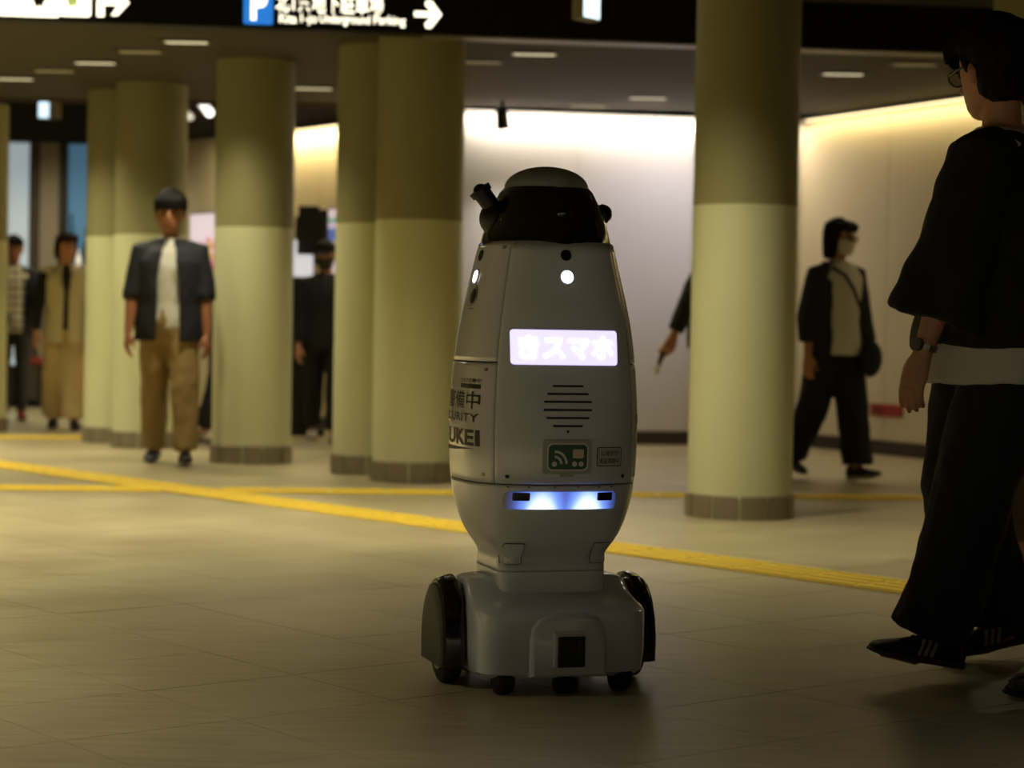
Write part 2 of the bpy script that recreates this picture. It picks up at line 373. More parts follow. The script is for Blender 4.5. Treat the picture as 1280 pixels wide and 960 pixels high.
for px, py, lb in ((175, 64, 'dim recessed ceiling downlight between two bright ones before the single column'), (68, 88, 'dim recessed ceiling downlight between two bright ones by the hanging box sign'), (600, 77, 'dim recessed ceiling downlight right beside the close column pair'),
                   (1143, 80, 'dim recessed ceiling downlight by the head of the man in the black shirt'), (735, 132, 'dim recessed ceiling downlight close to the white wall above the robot')):
    ceil_lamp(gnd(px, py, ZC), 0, False, WARM, lb, 'dim recessed ceiling downlights')
# added unseen lamps that light the robot, the column sides and the floor
for x, y, e in ((-3.4, 4.2, 760), (-3.4, 6.6, 560), (-3.6, 9.0, 700), (-5.2, 11.8, 640), (-5.2, 14.2, 520), (2.2, 7.6, 60), (.4, 8.8, 200), (-1.2, 9.6, 240), (3.4, 10.2, 30), (-1.2, 1.0, 640), (1.4, 1.0, 520)):
    ceil_lamp(Vector((x, y, ZN if y < fy(x) else ZC)), e, True, WARM if y > 2 else (1.0, .97, .94), 'unseen ceiling downlight added to light the robot, columns and floor', 'added unseen ceiling downlights')

# wall-washing cove lamps along the top of the far walls
COVE = mat('cove_tube', (255, 240, 200), .5, emit=(255, 236, 180), es=3.0); COVEW = mat('cove_tube_white', (255, 250, 240), .5, emit=(255, 240, 215), es=2.0)
def cove(a, b, e, col, m, label, gap=.085, z=ZC - .025):
    a = Vector((*a, 0)); b = Vector((*b, 0)); d = (b - a).normalized(); nrm = Vector((d.y, -d.x, 0)); L = (b - a).length
    mid = (a + b) / 2 + nrm * gap; c = empty('cove_lamp', (mid.x, mid.y, z), atan2(d.y, d.x), label, 'lamp')
    bm = bmesh.new(); box(bm, (0, 0, .008), (L, .05, .02)); obj('channel', bm, LFR, c)
    bm = bmesh.new(); box(bm, (0, .012, -.006), (L - .02, .014, .008)); obj('light_tube', bm, m, c)
    l = bpy.data.lights.new('cove_light', 'AREA'); l.shape = 'RECTANGLE'; l.size = L; l.size_y = .03; l.energy = e; l.color = col
    o = link(bpy.data.objects.new('cove_light', l), c); o.location = (0, 0, -.014); o.rotation_euler = (R(12), 0, 0)
    return c
cove(Vector(WP[2]) + Vector((.06, -.12)), Vector(WP[3]), 25, GOLD, COVE, 'warm strip lamp along the top of the angled wall with the red plate')
cove(Vector(WP[1]), Vector(WP[2]) - Vector((.1, .02)), 24, (1.0, .88, .72), COVEW, 'white strip lamp along the top of the white back wall')
cove(Vector(WP[0]) + Vector((1.5, -2.0)), Vector(WP[1]) + Vector((-.05, .07)), 42, GOLD, COVE, 'warm strip lamp over the poster wall between the columns')
# spotlights hung below the ceiling; the cool one is added for the white wall
def wall_spot(p, target, e, col, label):
    c = empty('wall_spotlight', p, 0, label, 'spotlight')
    d = (Vector(target) - Vector(p)).normalized(); bm = bmesh.new(); cyl(bm, (0, 0, 0), (0, 0, -.10), .012, n=10); obj('stem', bm, DARK, c)
    bm = bmesh.new(); k = Vector((0, 0, -.13)); cyl(bm, k - d * .07, k + d * .07, .042, .05, 20); obj('barrel', bm, DARK, c, True)
    l = bpy.data.lights.new('spot_light', 'SPOT'); l.energy = e; l.color = col; l.spot_size = R(74); l.spot_blend = 1; l.shadow_soft_size = .04
    o = link(bpy.data.objects.new('spot_light', l), c); o.location = k + d * .09; o.rotation_euler = d.to_track_quat('-Z', 'Y').to_euler(); return c
pw = at(628, 134, 15.2); wall_spot((pw.x, 15.2, ZC), (pw.x + .12, 15.75, 1.2), 34, (1.0, .93, .86), 'dark ceiling spotlight hanging before the white wall above the robot')
wall_spot((1.72, 14.6, ZC), (1.0, 16.0, 1.7), 58, COOL, 'added spotlight for the white wall, hidden behind the thick column')  # added for the cool bright patch on the wall, kept out of view

# ------------------------------------------------------------------ yellow tactile paving
YEL = mat('tactile_yellow', (226, 196, 62), .55, var=.08, vscale=9)
def tactile_mesh(w, n):
    bm = bmesh.new(); box(bm, (0, 0, .0015), (w - .003, w - .003, .003))
    for i in range(n): box(bm, (0, (i - (n - 1) / 2) * w / n, .005), (w * .9, .03, .005))
    me = bpy.data.meshes.new('tactile_block'); bm.to_mesh(me); bm.free(); me.materials.append(YEL); return me
def tactile(p0, p1, w, label, skip=None):
    p0 = Vector(p0); p1 = Vector(p1); d = (p1 - p0); L = d.length; d.normalize(); me = tactile_mesh(w, 4); ang = atan2(d.y, d.x)
    c = empty('tactile_strip', p0, ang, label, 'tactile paving')
    for i in range(int(L / w)):
        pc = p0 + d * (i + .5) * w
        if skip and abs((pc - skip[0]).cross(skip[1]).z) < skip[2]: continue
        o = bpy.data.objects.new('tactile_block', me); o.location = ((i + .5) * w, 0, 0); link(o, c)
q0 = gnd(20, 583.5); q1 = gnd(1180, 741.5); dd = (q1 - q0).normalized()
tactile(q0 - dd * 2.4 + Vector((0, 0, .0012)), q1 + dd * 2.6 + Vector((0, 0, .0012)), .30, 'yellow tactile guide strip crossing the floor diagonally behind the robot')
h0 = gnd(0, 609.5); h1 = gnd(560, 616.5); h2 = gnd(1140, 622.5); hd = (h2 - h0).normalized()
tactile(h0 - hd * .6, h2 + hd * 1.2, .29, 'straight yellow tactile strip running along the row of columns', (q0, dd, .18))
f0 = gnd(0, 546.5); f1 = gnd(104, 547.5); fd = (f1 - f0).normalized()
tactile(f0 - fd * .6, f1 + fd * .9, .30, 'far pale yellow tactile strip beside the woman in the pale vest')

# ================================================================== THE ROBOT
YAW = R(16.7)
rp = gnd(672, 848)
robot = empty('security_robot', rp, YAW, 'white egg-shaped security patrol robot on a wheeled base', 'robot')
SHELL = mat('robot_white_shell', (216, 219, 224), .2, coat=.6, var=.01)
SEAM = mat('robot_seam', (18, 18, 18), .6); BLK = mat('robot_black', (6, 6, 7), .16, coat=.5); RUB = mat('tyre_rubber', (15, 14, 14), .75)
GREYD = mat('robot_grey_dome', (150, 150, 142), .4); BLKM = mat('robot_matt_black', (14, 14, 14), .55)
PROF = [(.300, .141, .119, 9), (.325, .141, .119, 8), (.342, .152, .138, 5.5), (.362, .168, .160, 4.2), (.385, .182, .178, 3.7), (.421, .198, .196, 3.3), (.46, .2095, .209, 3.1),
        (.502, .217, .217, 3), (.56, .222, .222, 3), (.623, .2235, .2235, 3), (.69, .223, .223, 3), (.745, .220, .220, 3), (.80, .2155, .2155, 3), (.846, .211, .211, 3),
        (.90, .203, .203, 3), (.947, .194, .194, 3), (1.0, .182, .182, 3), (1.04, .1725, .1725, 3), (1.07, .166, .166, 3), (1.098, .159, .159, 3)]
def prof(z):
    z = max(PROF[0][0], min(PROF[-1][0], z))
    for i in range(len(PROF) - 1):
        a, b = PROF[i], PROF[i + 1]
        if z <= b[0]:
            k = (z - a[0]) / (b[0] - a[0]); p0 = PROF[max(0, i - 1)]; p3 = PROF[min(len(PROF) - 1, i + 2)]; out = []
            for j in (1, 2, 3):
                m1 = (b[j] - p0[j]) / max(1e-6, b[0] - p0[0]) * (b[0] - a[0]); m2 = (p3[j] - a[j]) / max(1e-6, p3[0] - a[0]) * (b[0] - a[0])
                out.append((2 * k ** 3 - 3 * k * k + 1) * a[j] + (k ** 3 - 2 * k * k + k) * m1 + (-2 * k ** 3 + 3 * k * k) * b[j] + (k ** 3 - k * k) * m2)
            return out
    return PROF[-1][1:]
def sp(t, z, off=0):
    ax, ay, n = prof(z); ax += off; ay += off; s, c = sin(t), cos(t)
    return Vector((ax * math.copysign(abs(s) ** (2 / n), s), -ay * math.copysign(abs(c) ** (2 / n), c), z))
def face(panel, h, z, off=0):
    ax, ay, n = prof(z); a = (ax + ay) / 2 + off; uu = min(.985, abs(h) / a); d = a * (1 - uu ** n) ** (1 / n)
    ph = {0: 0, 1: pi / 2, 2: pi, 3: -pi / 2}[panel]
    return Vector((h * cos(ph) + d * sin(ph), h * sin(ph) - d * cos(ph), z))
def decal(name, bm, panel, m, off=.001, th=0, parent=robot, h0=0, z0=0, el=.012, smooth=True):
    bmesh.ops.triangulate(bm, faces=bm.faces[:])
    for _ in range(5):
        es = [e for e in bm.edges if e.calc_length() > el]
        if not es: break
        bmesh.ops.subdivide_edges(bm, edges=es, cuts=1); bmesh.ops.triangulate(bm, faces=bm.faces[:])
    if th:
        g = bmesh.ops.extrude_face_region(bm, geom=bm.faces[:])
        for v in g['geom']:
            if isinstance(v, bmesh.types.BMVert): v.co.z = -th
    for v in bm.verts: v.co = face(panel, v.co.x + h0, v.co.y + z0, off + v.co.z)
    return obj(name, bm, m, parent, smooth)
# inner dark shell, then white panels with open joints over it
bm = bmesh.new(); NZ = 40; zz = [.30 + (1.096 - .30) * i / NZ for i in range(NZ + 1)]
loft(bm, [[sp(2 * pi * i / 96, z, -.005) for i in range(96)] for z in zz]); obj('inner_shell', bm, SEAM, robot, True)
def patch(name, t0, t1, z0, z1, m=SHELL, nt=28, nz=24, th=.004, off=0):
    bm = bmesh.new(); full = abs(t1 - t0) >= 2 * pi - 1e-6
    def ringl(z):
        o_ = [sp(t0 + (t1 - t0) * i / nt, z, off) for i in range(nt + (0 if full else 1))]
        return o_
    V0 = [[bm.verts.new(p) for p in ringl(z0 + (z1 - z0) * j / nz)] for j in range(nz + 1)]
    for a, b in zip(V0, V0[1:]):
        n = len(a)
        for i in range(n if full else n - 1):
            j = (i + 1) % n; bm.faces.new((a[i], a[j], b[j], b[i]))
    o = obj(name, bm, m, robot, True, angle=50)
    md = o.modifiers.new('s', 'SOLIDIFY'); md.thickness = th; md.offset = -1; BAKE.append((o, 0, 0)); return o
G = .006; S = pi / 2; ZS = .508
def tg(z): return .0016 / .21 * 1.0
front = patch('front_panel', -S / 2 + G, S / 2 - G, ZS + .002, 1.098)
left_up = patch('side_panel', -3 * S / 2 + G, -S / 2 - G, .805, 1.098); left_lo = patch('side_panel', -3 * S / 2 + G, -S / 2 - G, ZS + .002, .802)
patch('side_panel', S / 2 + G, 3 * S / 2 - G, .805, 1.098); right_lo = patch('side_panel', S / 2 + G, 3 * S / 2 - G, ZS + .002, .802)
patch('back_panel', 3 * S / 2 + G, 5 * S / 2 - G, ZS + .002, 1.098)
lower = patch('lower_shell', 0, 2 * pi, .287, ZS - .001, nt=112, nz=30)
bm = bmesh.new(); loft(bm, [[sp(2 * pi * i / 96, 1.098, o_) + Vector((0, 0, dz)) for i in range(96)] for o_, dz in ((-.004, -.01), (-.001, 0), (-.004, .003), (-.03, .004))]); obj('top_plate', bm, SHELL, robot, True)
# head: black cone with grey dome
def zf(y): return (864.7 - y) / 512.5
def cir(z, r, n=2.3, N=64): return se_ring(z, r, r, n, N)
bm = bmesh.new(); loft(bm, [cir(z, r) for z, r in ((1.095, .160), (1.112, .158), (1.15, .147), (1.20, .129), (1.228, .115), (1.238, .106), (1.239, .09))])
head = obj('head_housing', bm, BLK, robot, True)
bm = bmesh.new(); rr = [(1.236, .107)] + [(1.238 + .056 * sin(a), .1065 * cos(a)) for a in [i * pi / 2 / 9 for i in range(0, 9)]] + [(1.2938, .003)]
loft(bm, [cir(z, r, 2.0) for z, r in rr]); obj('dome_cap', bm, GREYD, head, True)
bm = bmesh.new(); loft(bm, [cir(z, r, 2.3) for z, r in ((1.120, .1545), (1.146, .1492), (1.19, .1338), (1.20, .128))]); obj('visor', bm, mat('visor_glass', (3, 3, 4), .05, coat=1), head, True)
def head_cam(p0, p1, r, flare, lens):
    p0 = Vector(p0); p1 = Vector(p1); d = (p1 - p0).normalized(); bm = bmesh.new(); cyl(bm, p0, p1, r * .95, r, 24); cyl(bm, p1 - d * .002, p1 + d * .012, r * flare, r * flare * 1.06, 24)
    c = obj('camera_pod', bm, BLKM, head, True); bm = bmesh.new(); ball(bm, p1 + d * .006, lens, 18); obj('lens', bm, BLK, c, True); return c
def podbase(x, y, z, r): bm = bmesh.new(); ball(bm, (x, y, z), r); obj('pod_mount', bm, BLKM, head, True)
head_cam((-.125, .0, 1.168), (-.168, .0, 1.222), .023, 1.2, .019); podbase(-.135, .005, 1.160, (.036, .045, .042))
head_cam((.118, .0, 1.17), (.143, -.006, 1.178), .0235, 1.0, .0245); podbase(.118, .01, 1.172, (.036, .045, .036))
head_cam((-.03, .11, 1.19), (-.04, .145, 1.225), .0195, 1.2, .016); podbase(-.028, .105, 1.185, (.045, .036, .036))
head_cam((.0, -.08, 1.16), (.0, -.128, 1.172), .022, 1.0, .019)
# eyes, dots, display
LEDW = mat('led_white', (255, 255, 255), .3, emit=(240, 240, 255), es=4.0); LENSB = mat('sensor_black', (12, 9, 9), .15); BRN = mat('sensor_brown', (52, 30, 24), .3); RINGM = mat('ring_grey', (150, 148, 142), .35)
for pn in (0, 1, 2, 3):
    decal('led_ring', poly2([circ(0, 0, .0195)]), pn, RINGM, .0025, .003, z0=1.014); decal('led_eye', poly2([circ(0, 0, .0155)]), pn, LEDW, .0045, .003, z0=1.014)
    decal('camera_eye', poly2([circ(0, 0, .0135)]), pn, LENSB, .0035, .003, z0=1.067)
DISPB = mat('display_panel', (235, 232, 255), .25, emit=(214, 206, 255), es=1.25); DTX = mat('display_text', (255, 255, 255), .3, emit=(255, 253, 255), es=2.2)
disp = decal('display', poly2([rrect(0, 0, .270, .0845, .008)]), 0, DISPB, .003, .003, h0=-.009, z0=.842)
decal('display_text', text_bm('きスマホ', .24, .056, bold=.025), 0, DTX, .0042, 0, disp, h0=-.006, z0=.842)
decal('display_bezel', poly2([rrect(0, 0, .278, .0925, .010)]), 0, mat('bezel_white', (185, 183, 190), .3), .0012, .002, h0=-.009, z0=.842)
# speaker slots, mic hole
for y, wd in zip((481, 490.8, 500.6, 510.7, 520.6, 530.6), (38.7, 51.6, 59.8, 60.9, 53.9, 37.5)):
    decal('speaker_slot', poly2([rrect(0, 0, wd / 491, .0050, .0024)]), 0, SEAM, .0008, .001, h0=-.005, z0=zf(y))
decal('microphone_hole', poly2([circ(0, 0, .0035, 12)]), 0, SEAM, .0008, .001, h0=-.005, z0=zf(537.5))
# reader plate with green wireless mark
pz = zf(569); plate = decal('card_reader', poly2([rrect(0, 0, .124, .083, .006)]), 0, mat('reader_grey', (176, 174, 168), .35), .004, .004, h0=-.005, z0=pz)
decal('reader_border', poly2([rrect(0, 0, .106, .068, .014)]), 0, mat('print_white', (222, 222, 216), .4), .0048, .0006, plate, h0=-.005, z0=pz)
GRN = mat('reader_green', (52, 96, 66), .4); PW = MATS['print_white']
decal('reader_face', poly2([rrect(0, 0, .098, .060, .011)]), 0, GRN, .0054, .0006, plate, h0=-.005, z0=pz)
mk = [circ(-.034, -.017, .0065, 14), circ(.017, -.017, .0065, 14), circ(.034, -.017, .0065, 14)] + [arcband(-.034, -.017, r0, r0 + .006, 0, pi / 2) for r0 in (.0145, .0275)]
decal('reader_mark', poly2(mk), 0, PW, .006, 0, plate, h0=-.005, z0=pz)
decal('reader_mark', poly2([rrect(.026, .008, .028, .022, .004)]), 0, mat('print_pink', (226, 196, 188), .4), .006, 0, plate, h0=-.005, z0=pz)
decal('reader_tab', poly2([rrect(0, -.0455, .034, .007, .003)]), 0, MATS['reader_grey'], .003, .003, plate, h0=-.005, z0=pz)
# permission sticker
sz = zf(569); sh = .106; PB = mat('print_black', (20, 19, 19), .5)
stk = decal('sticker', poly2([rrect(0, 0, .07, .047, .005)]), 0, PB, .0012, 0, h0=sh, z0=sz)
decal('sticker_face', poly2([rrect(0, 0, .066, .043, .004)]), 0, mat('sticker_cream', (196, 192, 182), .4), .0017, 0, stk, h0=sh, z0=sz)
decal('sticker_text', text_bm('公道走行', .05, .013, bold=.01), 0, PB, .0022, 0, stk, h0=sh, z0=sz + .009); decal('sticker_text', text_bm('実証実験中', .056, .013, bold=.01), 0, PB, .0022, 0, stk, h0=sh, z0=sz - .01)
# screws
SCR = mat('screw_dark', (40, 38, 36), .35, .7); SCL = mat('screw_light', (150, 146, 136), .3, .6)
for h in (-.148, .148): decal('screw', poly2([circ(0, 0, .0048, 12)]), 0, SCR, .002, .002, h0=h, z0=zf(594))
for pn in (1, 3):
    for h in (-.148, .148):
        for z in (.53, .785, 1.085): decal('screw', poly2([circ(0, 0, .0045, 12)]), pn, SCL, .002, .002, h0=h * (1 if z < 1 else .78), z0=z)
for x in (408, 510, 648, 775, 893, 965): decal('sensor_dot', poly2([circ(0, 0, .0022, 8)]), 0, SCR, .001, 0, h0=(x / 4.267 - 720 / 4.267) / 512 * 1.02, z0=zf(607))
# blue light band with sensors on the lower shell
BLU = mat('band_blue', (120, 150, 230), .35, emit=(70, 104, 255), es=.6); BLW = mat('band_white', (230, 240, 255), .3, emit=(196, 218, 255), es=2.6)
def band_mat():
    nt = BLU.node_tree; N = nt.nodes; L = nt.links.new; b = N['Principled BSDF']; tc = N.new('ShaderNodeTexCoord'); sp_ = N.new('ShaderNodeSeparateXYZ'); L(tc.outputs['Object'], sp_.inputs[0])
    def mth(op, a, v=None, clamp=False):
        n = N.new('ShaderNodeMath'); n.operation = op; n.use_clamp = clamp; L(a, n.inputs[0])
        if v is not None: (L(v, n.inputs[1]) if hasattr(v, 'links') else setattr(n.inputs[1], 'default_value', v))
        return n.outputs[0]
    a = mth('ABSOLUTE', mth('ADD', sp_.outputs[0], .005)); d = mth('DIVIDE', mth('SUBTRACT', a, .058), .046); g = mth('EXPONENT', mth('MULTIPLY', mth('MULTIPLY', d, d), -1.0))
    f = mth('SUBTRACT', sp_.outputs[2], zf(624) + .022); f = mth('MULTIPLY', f, -1 / .044, True)          # brighter towards the lower lip
    g = mth('MULTIPLY', g, mth('ADD', mth('MULTIPLY', f, .6), .55), True)
    cr = N.new('ShaderNodeValToRGB'); e = cr.color_ramp.elements; e[0].color = (.035, .07, .42, 1); e[1].color = (.72, .86, 1, 1); m = e.new(.45); m.color = (.16, .30, .95, 1)
    L(g, cr.inputs[0]); L(cr.outputs[0], b.inputs['Emission Color'])
    end = mth('DIVIDE', mth('SUBTRACT', a, .112), -.034); end = mth('ADD', end, 1.0, True)
    L(mth('MULTIPLY', mth('ADD', mth('MULTIPLY', g, 1.3), .75), end), b.inputs['Emission Strength']); b.inputs['Base Color'].default_value = (.45, .47, .55, 1)
band_mat(); bandz = zf(624); band = decal('light_band', poly2([rrect(0, 0, .284, .043, .012)]), 0, BLU, .0015, .002, h0=-.012, z0=bandz)
for h in (-.107, .105): decal('range_sensor', poly2([rrect(0, 0, .040, .020, .003)]), 0, BLK, .006, .006, band, h0=h - .008, z0=bandz + .010)
decal('band_lip', poly2([rrect(0, 0, .262, .004, .0018)]), 0, SHELL, .006, .006, band, h0=-.012, z0=bandz - .023)
# neck access plates
for h in (-.113, .113): decal('access_plate', poly2([rrect(0, 0, .05, .055, .006)]), 0, SEAM, .0008, 0, h0=h, z0=.333); decal('access_cover', poly2([rrect(0, 0, .047, .052, .005)]), 0, SHELL, .0016, .001, h0=h, z0=.333)
# side prints
for pn in (3, 1):
    s_ = 1 if pn == 3 else -1
    decal('print', text_bm('カメラ作動中', .115, .012, bold=.008), pn, PB, .0009, h0=.080 if pn == 3 else -.02, z0=.757, parent=left_lo if pn == 3 else right_lo)
    decal('print', poly2([rrect(0, 0, .115, .011, .002)]), pn, PB, .0009, h0=.080 if pn == 3 else -.02, z0=.743, parent=left_lo if pn == 3 else right_lo)
    par = left_lo if pn == 3 else right_lo
    decal('print', text_bm('警備中', .235, .044, spacing=1.06, bold=.012), pn, PB, .0009, h0=.022, z0=.709, parent=par)
    decal('print', text_bm('SECURITY', .30, .021, spacing=1.1, bold=.018), pn, PB, .0009, h0=-.012, z0=.666, parent=par)
    decal('print', text_bm('UKEI', .22, .040, bold=.03), pn, PB, .0009, h0=.031, z0=.617, parent=par)
    decal('print', poly2([[(.02, .0175), (.034, .0175), (.022, .004), (.008, .004)]]), pn, mat('print_red', (170, 44, 32), .5), .0014, h0=-.006, z0=.617, parent=par)
    decal('print', poly2([[(.125, .003), (-.1, .0025), (-.1, -.008), (-.02, -.006)]]), pn, PB, .0009, h0=0, z0=.588, parent=par)
    decal('side_sensor', poly2([circ(0, 0, .026)]), pn, MATS['ring_grey'], .0015, .001, h0=.02, z0=.965); decal('side_sensor', poly2([circ(0, 0, .018)]), pn, BRN, .004, .004, h0=.02, z0=.965)
    decal('print', poly2([rrect(q * .009, 0, .006, .004, .001, 2) for q in (-1.5, -.5, .5, 1.5)]), pn, PB, .001, h0=.02, z0=.934)
decal('side_mark', poly2([circ(0, 0, .03)]), 1, mat('mark_green', (24, 58, 40), .4), .001, h0=-.06, z0=.58)
# ---- wheeled base
bm = bmesh.new(); B = [(.040, .205, .222, 7), (.052, .213, .233, 8), (.10, .218, .238, 8), (.18, .218, .238, 8), (.198, .217, .237, 8), (.207, .216, .226, 7), (.214, .2155, .19, 6), (.222, .215, .153, 6), (.232, .214, .122, 6),
                       (.245, .212, .104, 6), (.257, .207, .088, 6), (.265, .196, .074, 6), (.269, .176, .06, 6)]
loft(bm, [se_ring(z, ax, ay, n, 96) for z, ax, ay, n in B]); base = obj('base_body', bm, SHELL, robot, True, angle=32)
bm = bmesh.new(); loft(bm, [se_ring(z, .1415, .1195, 9, 96) for z in (.216, .286)]); obj('neck_collar', bm, SHELL, base, True)
# raised middle of the front with the charging port
bm = bmesh.new(); ring = []
for yy, k in ((-.20, 1), (-.238, 1), (-.249, .97), (-.253, .90)):
    ring.append([Vector((x * k, yy, .115 + (z - .115) * k)) for x, z in [(-.098, .045), (-.098, .135), (-.092, .165), (-.075, .186), (-.045, .196), (0, .199), (.045, .196), (.075, .186), (.092, .165), (.098, .135), (.098, .045)]])
loft(bm, ring); obj('front_bulge', bm, SHELL, base, True, angle=30)
bm = bmesh.new(); box(bm, (-.002, -.255, .113), (.082, .012, .088)); port = obj('charging_port', bm, mat('port_bezel', (214, 212, 206), .25), base, bev=.005)
bm = bmesh.new(); box(bm, (.002, -.262, .108), (.068, .010, .074)); obj('port_socket', bm, BLKM, port, bev=.003)
bm = bmesh.new()
for i in range(3): box(bm, (-.016 + .018 * i, -.268, .112), (.008, .003, .045))
obj('port_contacts', bm, mat('port_dark', (5, 5, 5), .3), port)
for s_ in (-1, 1):
    # arched black wheel cover with a grey outer face
    def arch(x, k, drop=0):
        pts = [(-.100 * k, .052), (-.103 * k, .12), (-.094 * k, .175), (-.073 * k, .222), (-.04 * k, .254 - drop), (0, .262 - drop), (.04 * k, .254 - drop), (.073 * k, .222), (.094 * k, .175), (.103 * k, .12), (.100 * k, .052)]
        return [Vector((s_ * x, y * 1.12, .05 + (z - .05) * (1 if k == 1 else k) * 1.04)) for y, z in pts]
    bm = bmesh.new(); loft(bm, [arch(.224, .985), arch(.229, 1), arch(.240, 1), arch(.262, .965), arch(.270, .93)])
    wc = obj('wheel_cover', bm, BLK, robot, True, angle=28)
    bm = bmesh.new(); loft(bm, [arch(.262, .925), arch(.277, .89), arch(.282, .82)]); obj('cover_face', bm, mat('cover_grey', (62, 58, 48), .5), wc, True, angle=25)
    bm = bmesh.new(); N = 40; rg = [[Vector((s_ * x, r * sin(2 * pi * i / N), .088 + r * cos(2 * pi * i / N))) for i in range(N)] for x, r in ((.216, .078), (.22, .086), (.226, .088), (.252, .088), (.258, .086), (.262, .078))]
    loft(bm, rg); wh = obj('drive_wheel', bm, RUB, robot, True, angle=50)
    bm = bmesh.new(); cyl(bm, (s_ * .262, 0, .088), (s_ * .266, 0, .088), .055, n=32); obj('wheel_hub', bm, RINGM, wh)
    for yy, r in ((-.195, .036), (.195, .036)):
        bm = bmesh.new(); N = 28; rg = [[Vector((s_ * .15 + x, yy + q * sin(2 * pi * i / N), r + q * cos(2 * pi * i / N))) for i in range(N)] for x, q in ((-.024, r * .7), (-.02, r * .93), (-.012, r), (.012, r), (.02, r * .93), (.024, r * .7))]
        loft(bm, rg); cs = obj('caster_wheel', bm, RUB, robot, True, angle=50)
        bm = bmesh.new(); box(bm, (s_ * .15, yy + .004, .05), (.062, .05, .02)); obj('caster_fork', bm, BLKM, cs, bev=.006)
bm = bmesh.new(); N = 24; r = .022; rg = [[Vector((x, -.215 + q * sin(2 * pi * i / N), r + q * cos(2 * pi * i / N))) for i in range(N)] for x, q in ((-.026, r * .7), (-.018, r), (.018, r), (.026, r * .7))]
loft(bm, rg); obj('caster_wheel', bm, RUB, robot, True, angle=50)
bm = bmesh.new(); loft(bm, [se_ring(z, .17, .19, 5, 40) for z in (.034, .046)]); obj('underbody', bm, BLKM, robot)
# ================================================================== SHOP, POSTERS AND SMALL THINGS BEHIND
def panel_box(name, px0, py0, px1, py1, Y, th, m, label=None, cat=None, parent=None, bev=.004):
    """upright slab that spans two picture corners at depth Y"""
    a = at(px0, py0, Y); b = at(px1, py1, Y); c = ((a.x + b.x) / 2, Y + th / 2, (a.z + b.z) / 2)
    bm = bmesh.new()
    if parent is not None: box(bm, Vector(c) - parent.location, (abs(b.x - a.x), th, abs(a.z - b.z)))
    else: box(bm, (0, 0, 0), (abs(b.x - a.x), th, abs(a.z - b.z)))
    o = obj(name, bm, m, parent, bev=bev)
    if parent is None: o.location = c; tag(o, label, cat)
    return o
YS = 20.6
shop = empty('shop_front', (at(60, 480, YS).x, YS, 0), 0, 'far shop front with dark fascia and pale blue lit windows', 'shop front')
panel_box('fascia', -60, 116, 112, 178, YS, .12, mat('shop_fascia', (34, 34, 36), .7), parent=shop)
SW = mat('shop_white_glass', (190, 200, 205), .3, emit=(176, 192, 200), es=.58); SB = mat('shop_blue_glass', (80, 125, 160), .3, emit=(96, 140, 172), es=.36)
panel_box('window_pane', -50, 178, 6, 460, YS + .03, .05, SW, parent=shop); panel_box('window_pane', 8, 178, 37, 460, YS + .03, .05, SW, parent=shop); panel_box('window_pane', 83, 180, 112, 345, YS + .03, .05, SB, parent=shop)
panel_box('mullion', 37, 178, 47, 500, YS - .02, .12, mat('mullion_brown', (70, 62, 52), .6), parent=shop)
panel_box('pier', 47, 178, 74, 500, YS - .01, .14, mat('pier_grey', (150, 140, 124), .6), parent=shop)
panel_box('mullion', 74, 178, 83, 345, YS - .02, .12, mat('mullion_dark', (48, 42, 34), .6), parent=shop)
panel_box('lower_wall', 47, 345, 112, 452, YS - .005, .12, mat('shop_tan', (168, 150, 120), .6), parent=shop)
panel_box('red_strip', 38, 447, 58, 455, YS - .03, .02, mat('shop_red', (150, 50, 40), .5), parent=shop)
panel_box('plinth', -60, 455, 112, 503, YS - .012, .12, mat('shop_plinth', (16, 15, 16), .6), parent=shop)
def vase(px, pyb, Y, h, r, m, label, cat='bottle'):
    p = at(px, pyb, Y); bm = bmesh.new(); pr = [(0, r * .8), (.05, r), (.45, r), (.6, r * .45), (.7, r * .28), (.97, r * .28), (1, r * .34)]
    loft(bm, [[Vector((q * cos(2 * pi * i / 16), q * sin(2 * pi * i / 16), z * h)) for i in range(16)] for z, q in pr]); o = obj('tall_bottle', bm, m, None, True); o.location = p; tag(o, label, cat); return o
shelf = panel_box('display_ledge', 84, 331, 112, 335, YS - .14, .13, mat('ledge', (150, 150, 150), .5), 'narrow pale ledge under the blue shop window', 'shelf', bev=.002)
DB = mat('bottle_dark', (20, 40, 60), .3)
vase(88.5, 331, YS - .075, .50, .04, DB, 'taller dark blue bottle on the ledge of the blue shop window'); vase(107, 331, YS - .075, .36, .042, DB, 'shorter dark blue bottle on the ledge of the blue shop window')
vase(98, 331, YS - .075, .15, .026, mat('white_lit', (235, 230, 215), .4, emit=(255, 246, 225), es=.5), 'small white jar on the ledge of the blue shop window', 'jar')
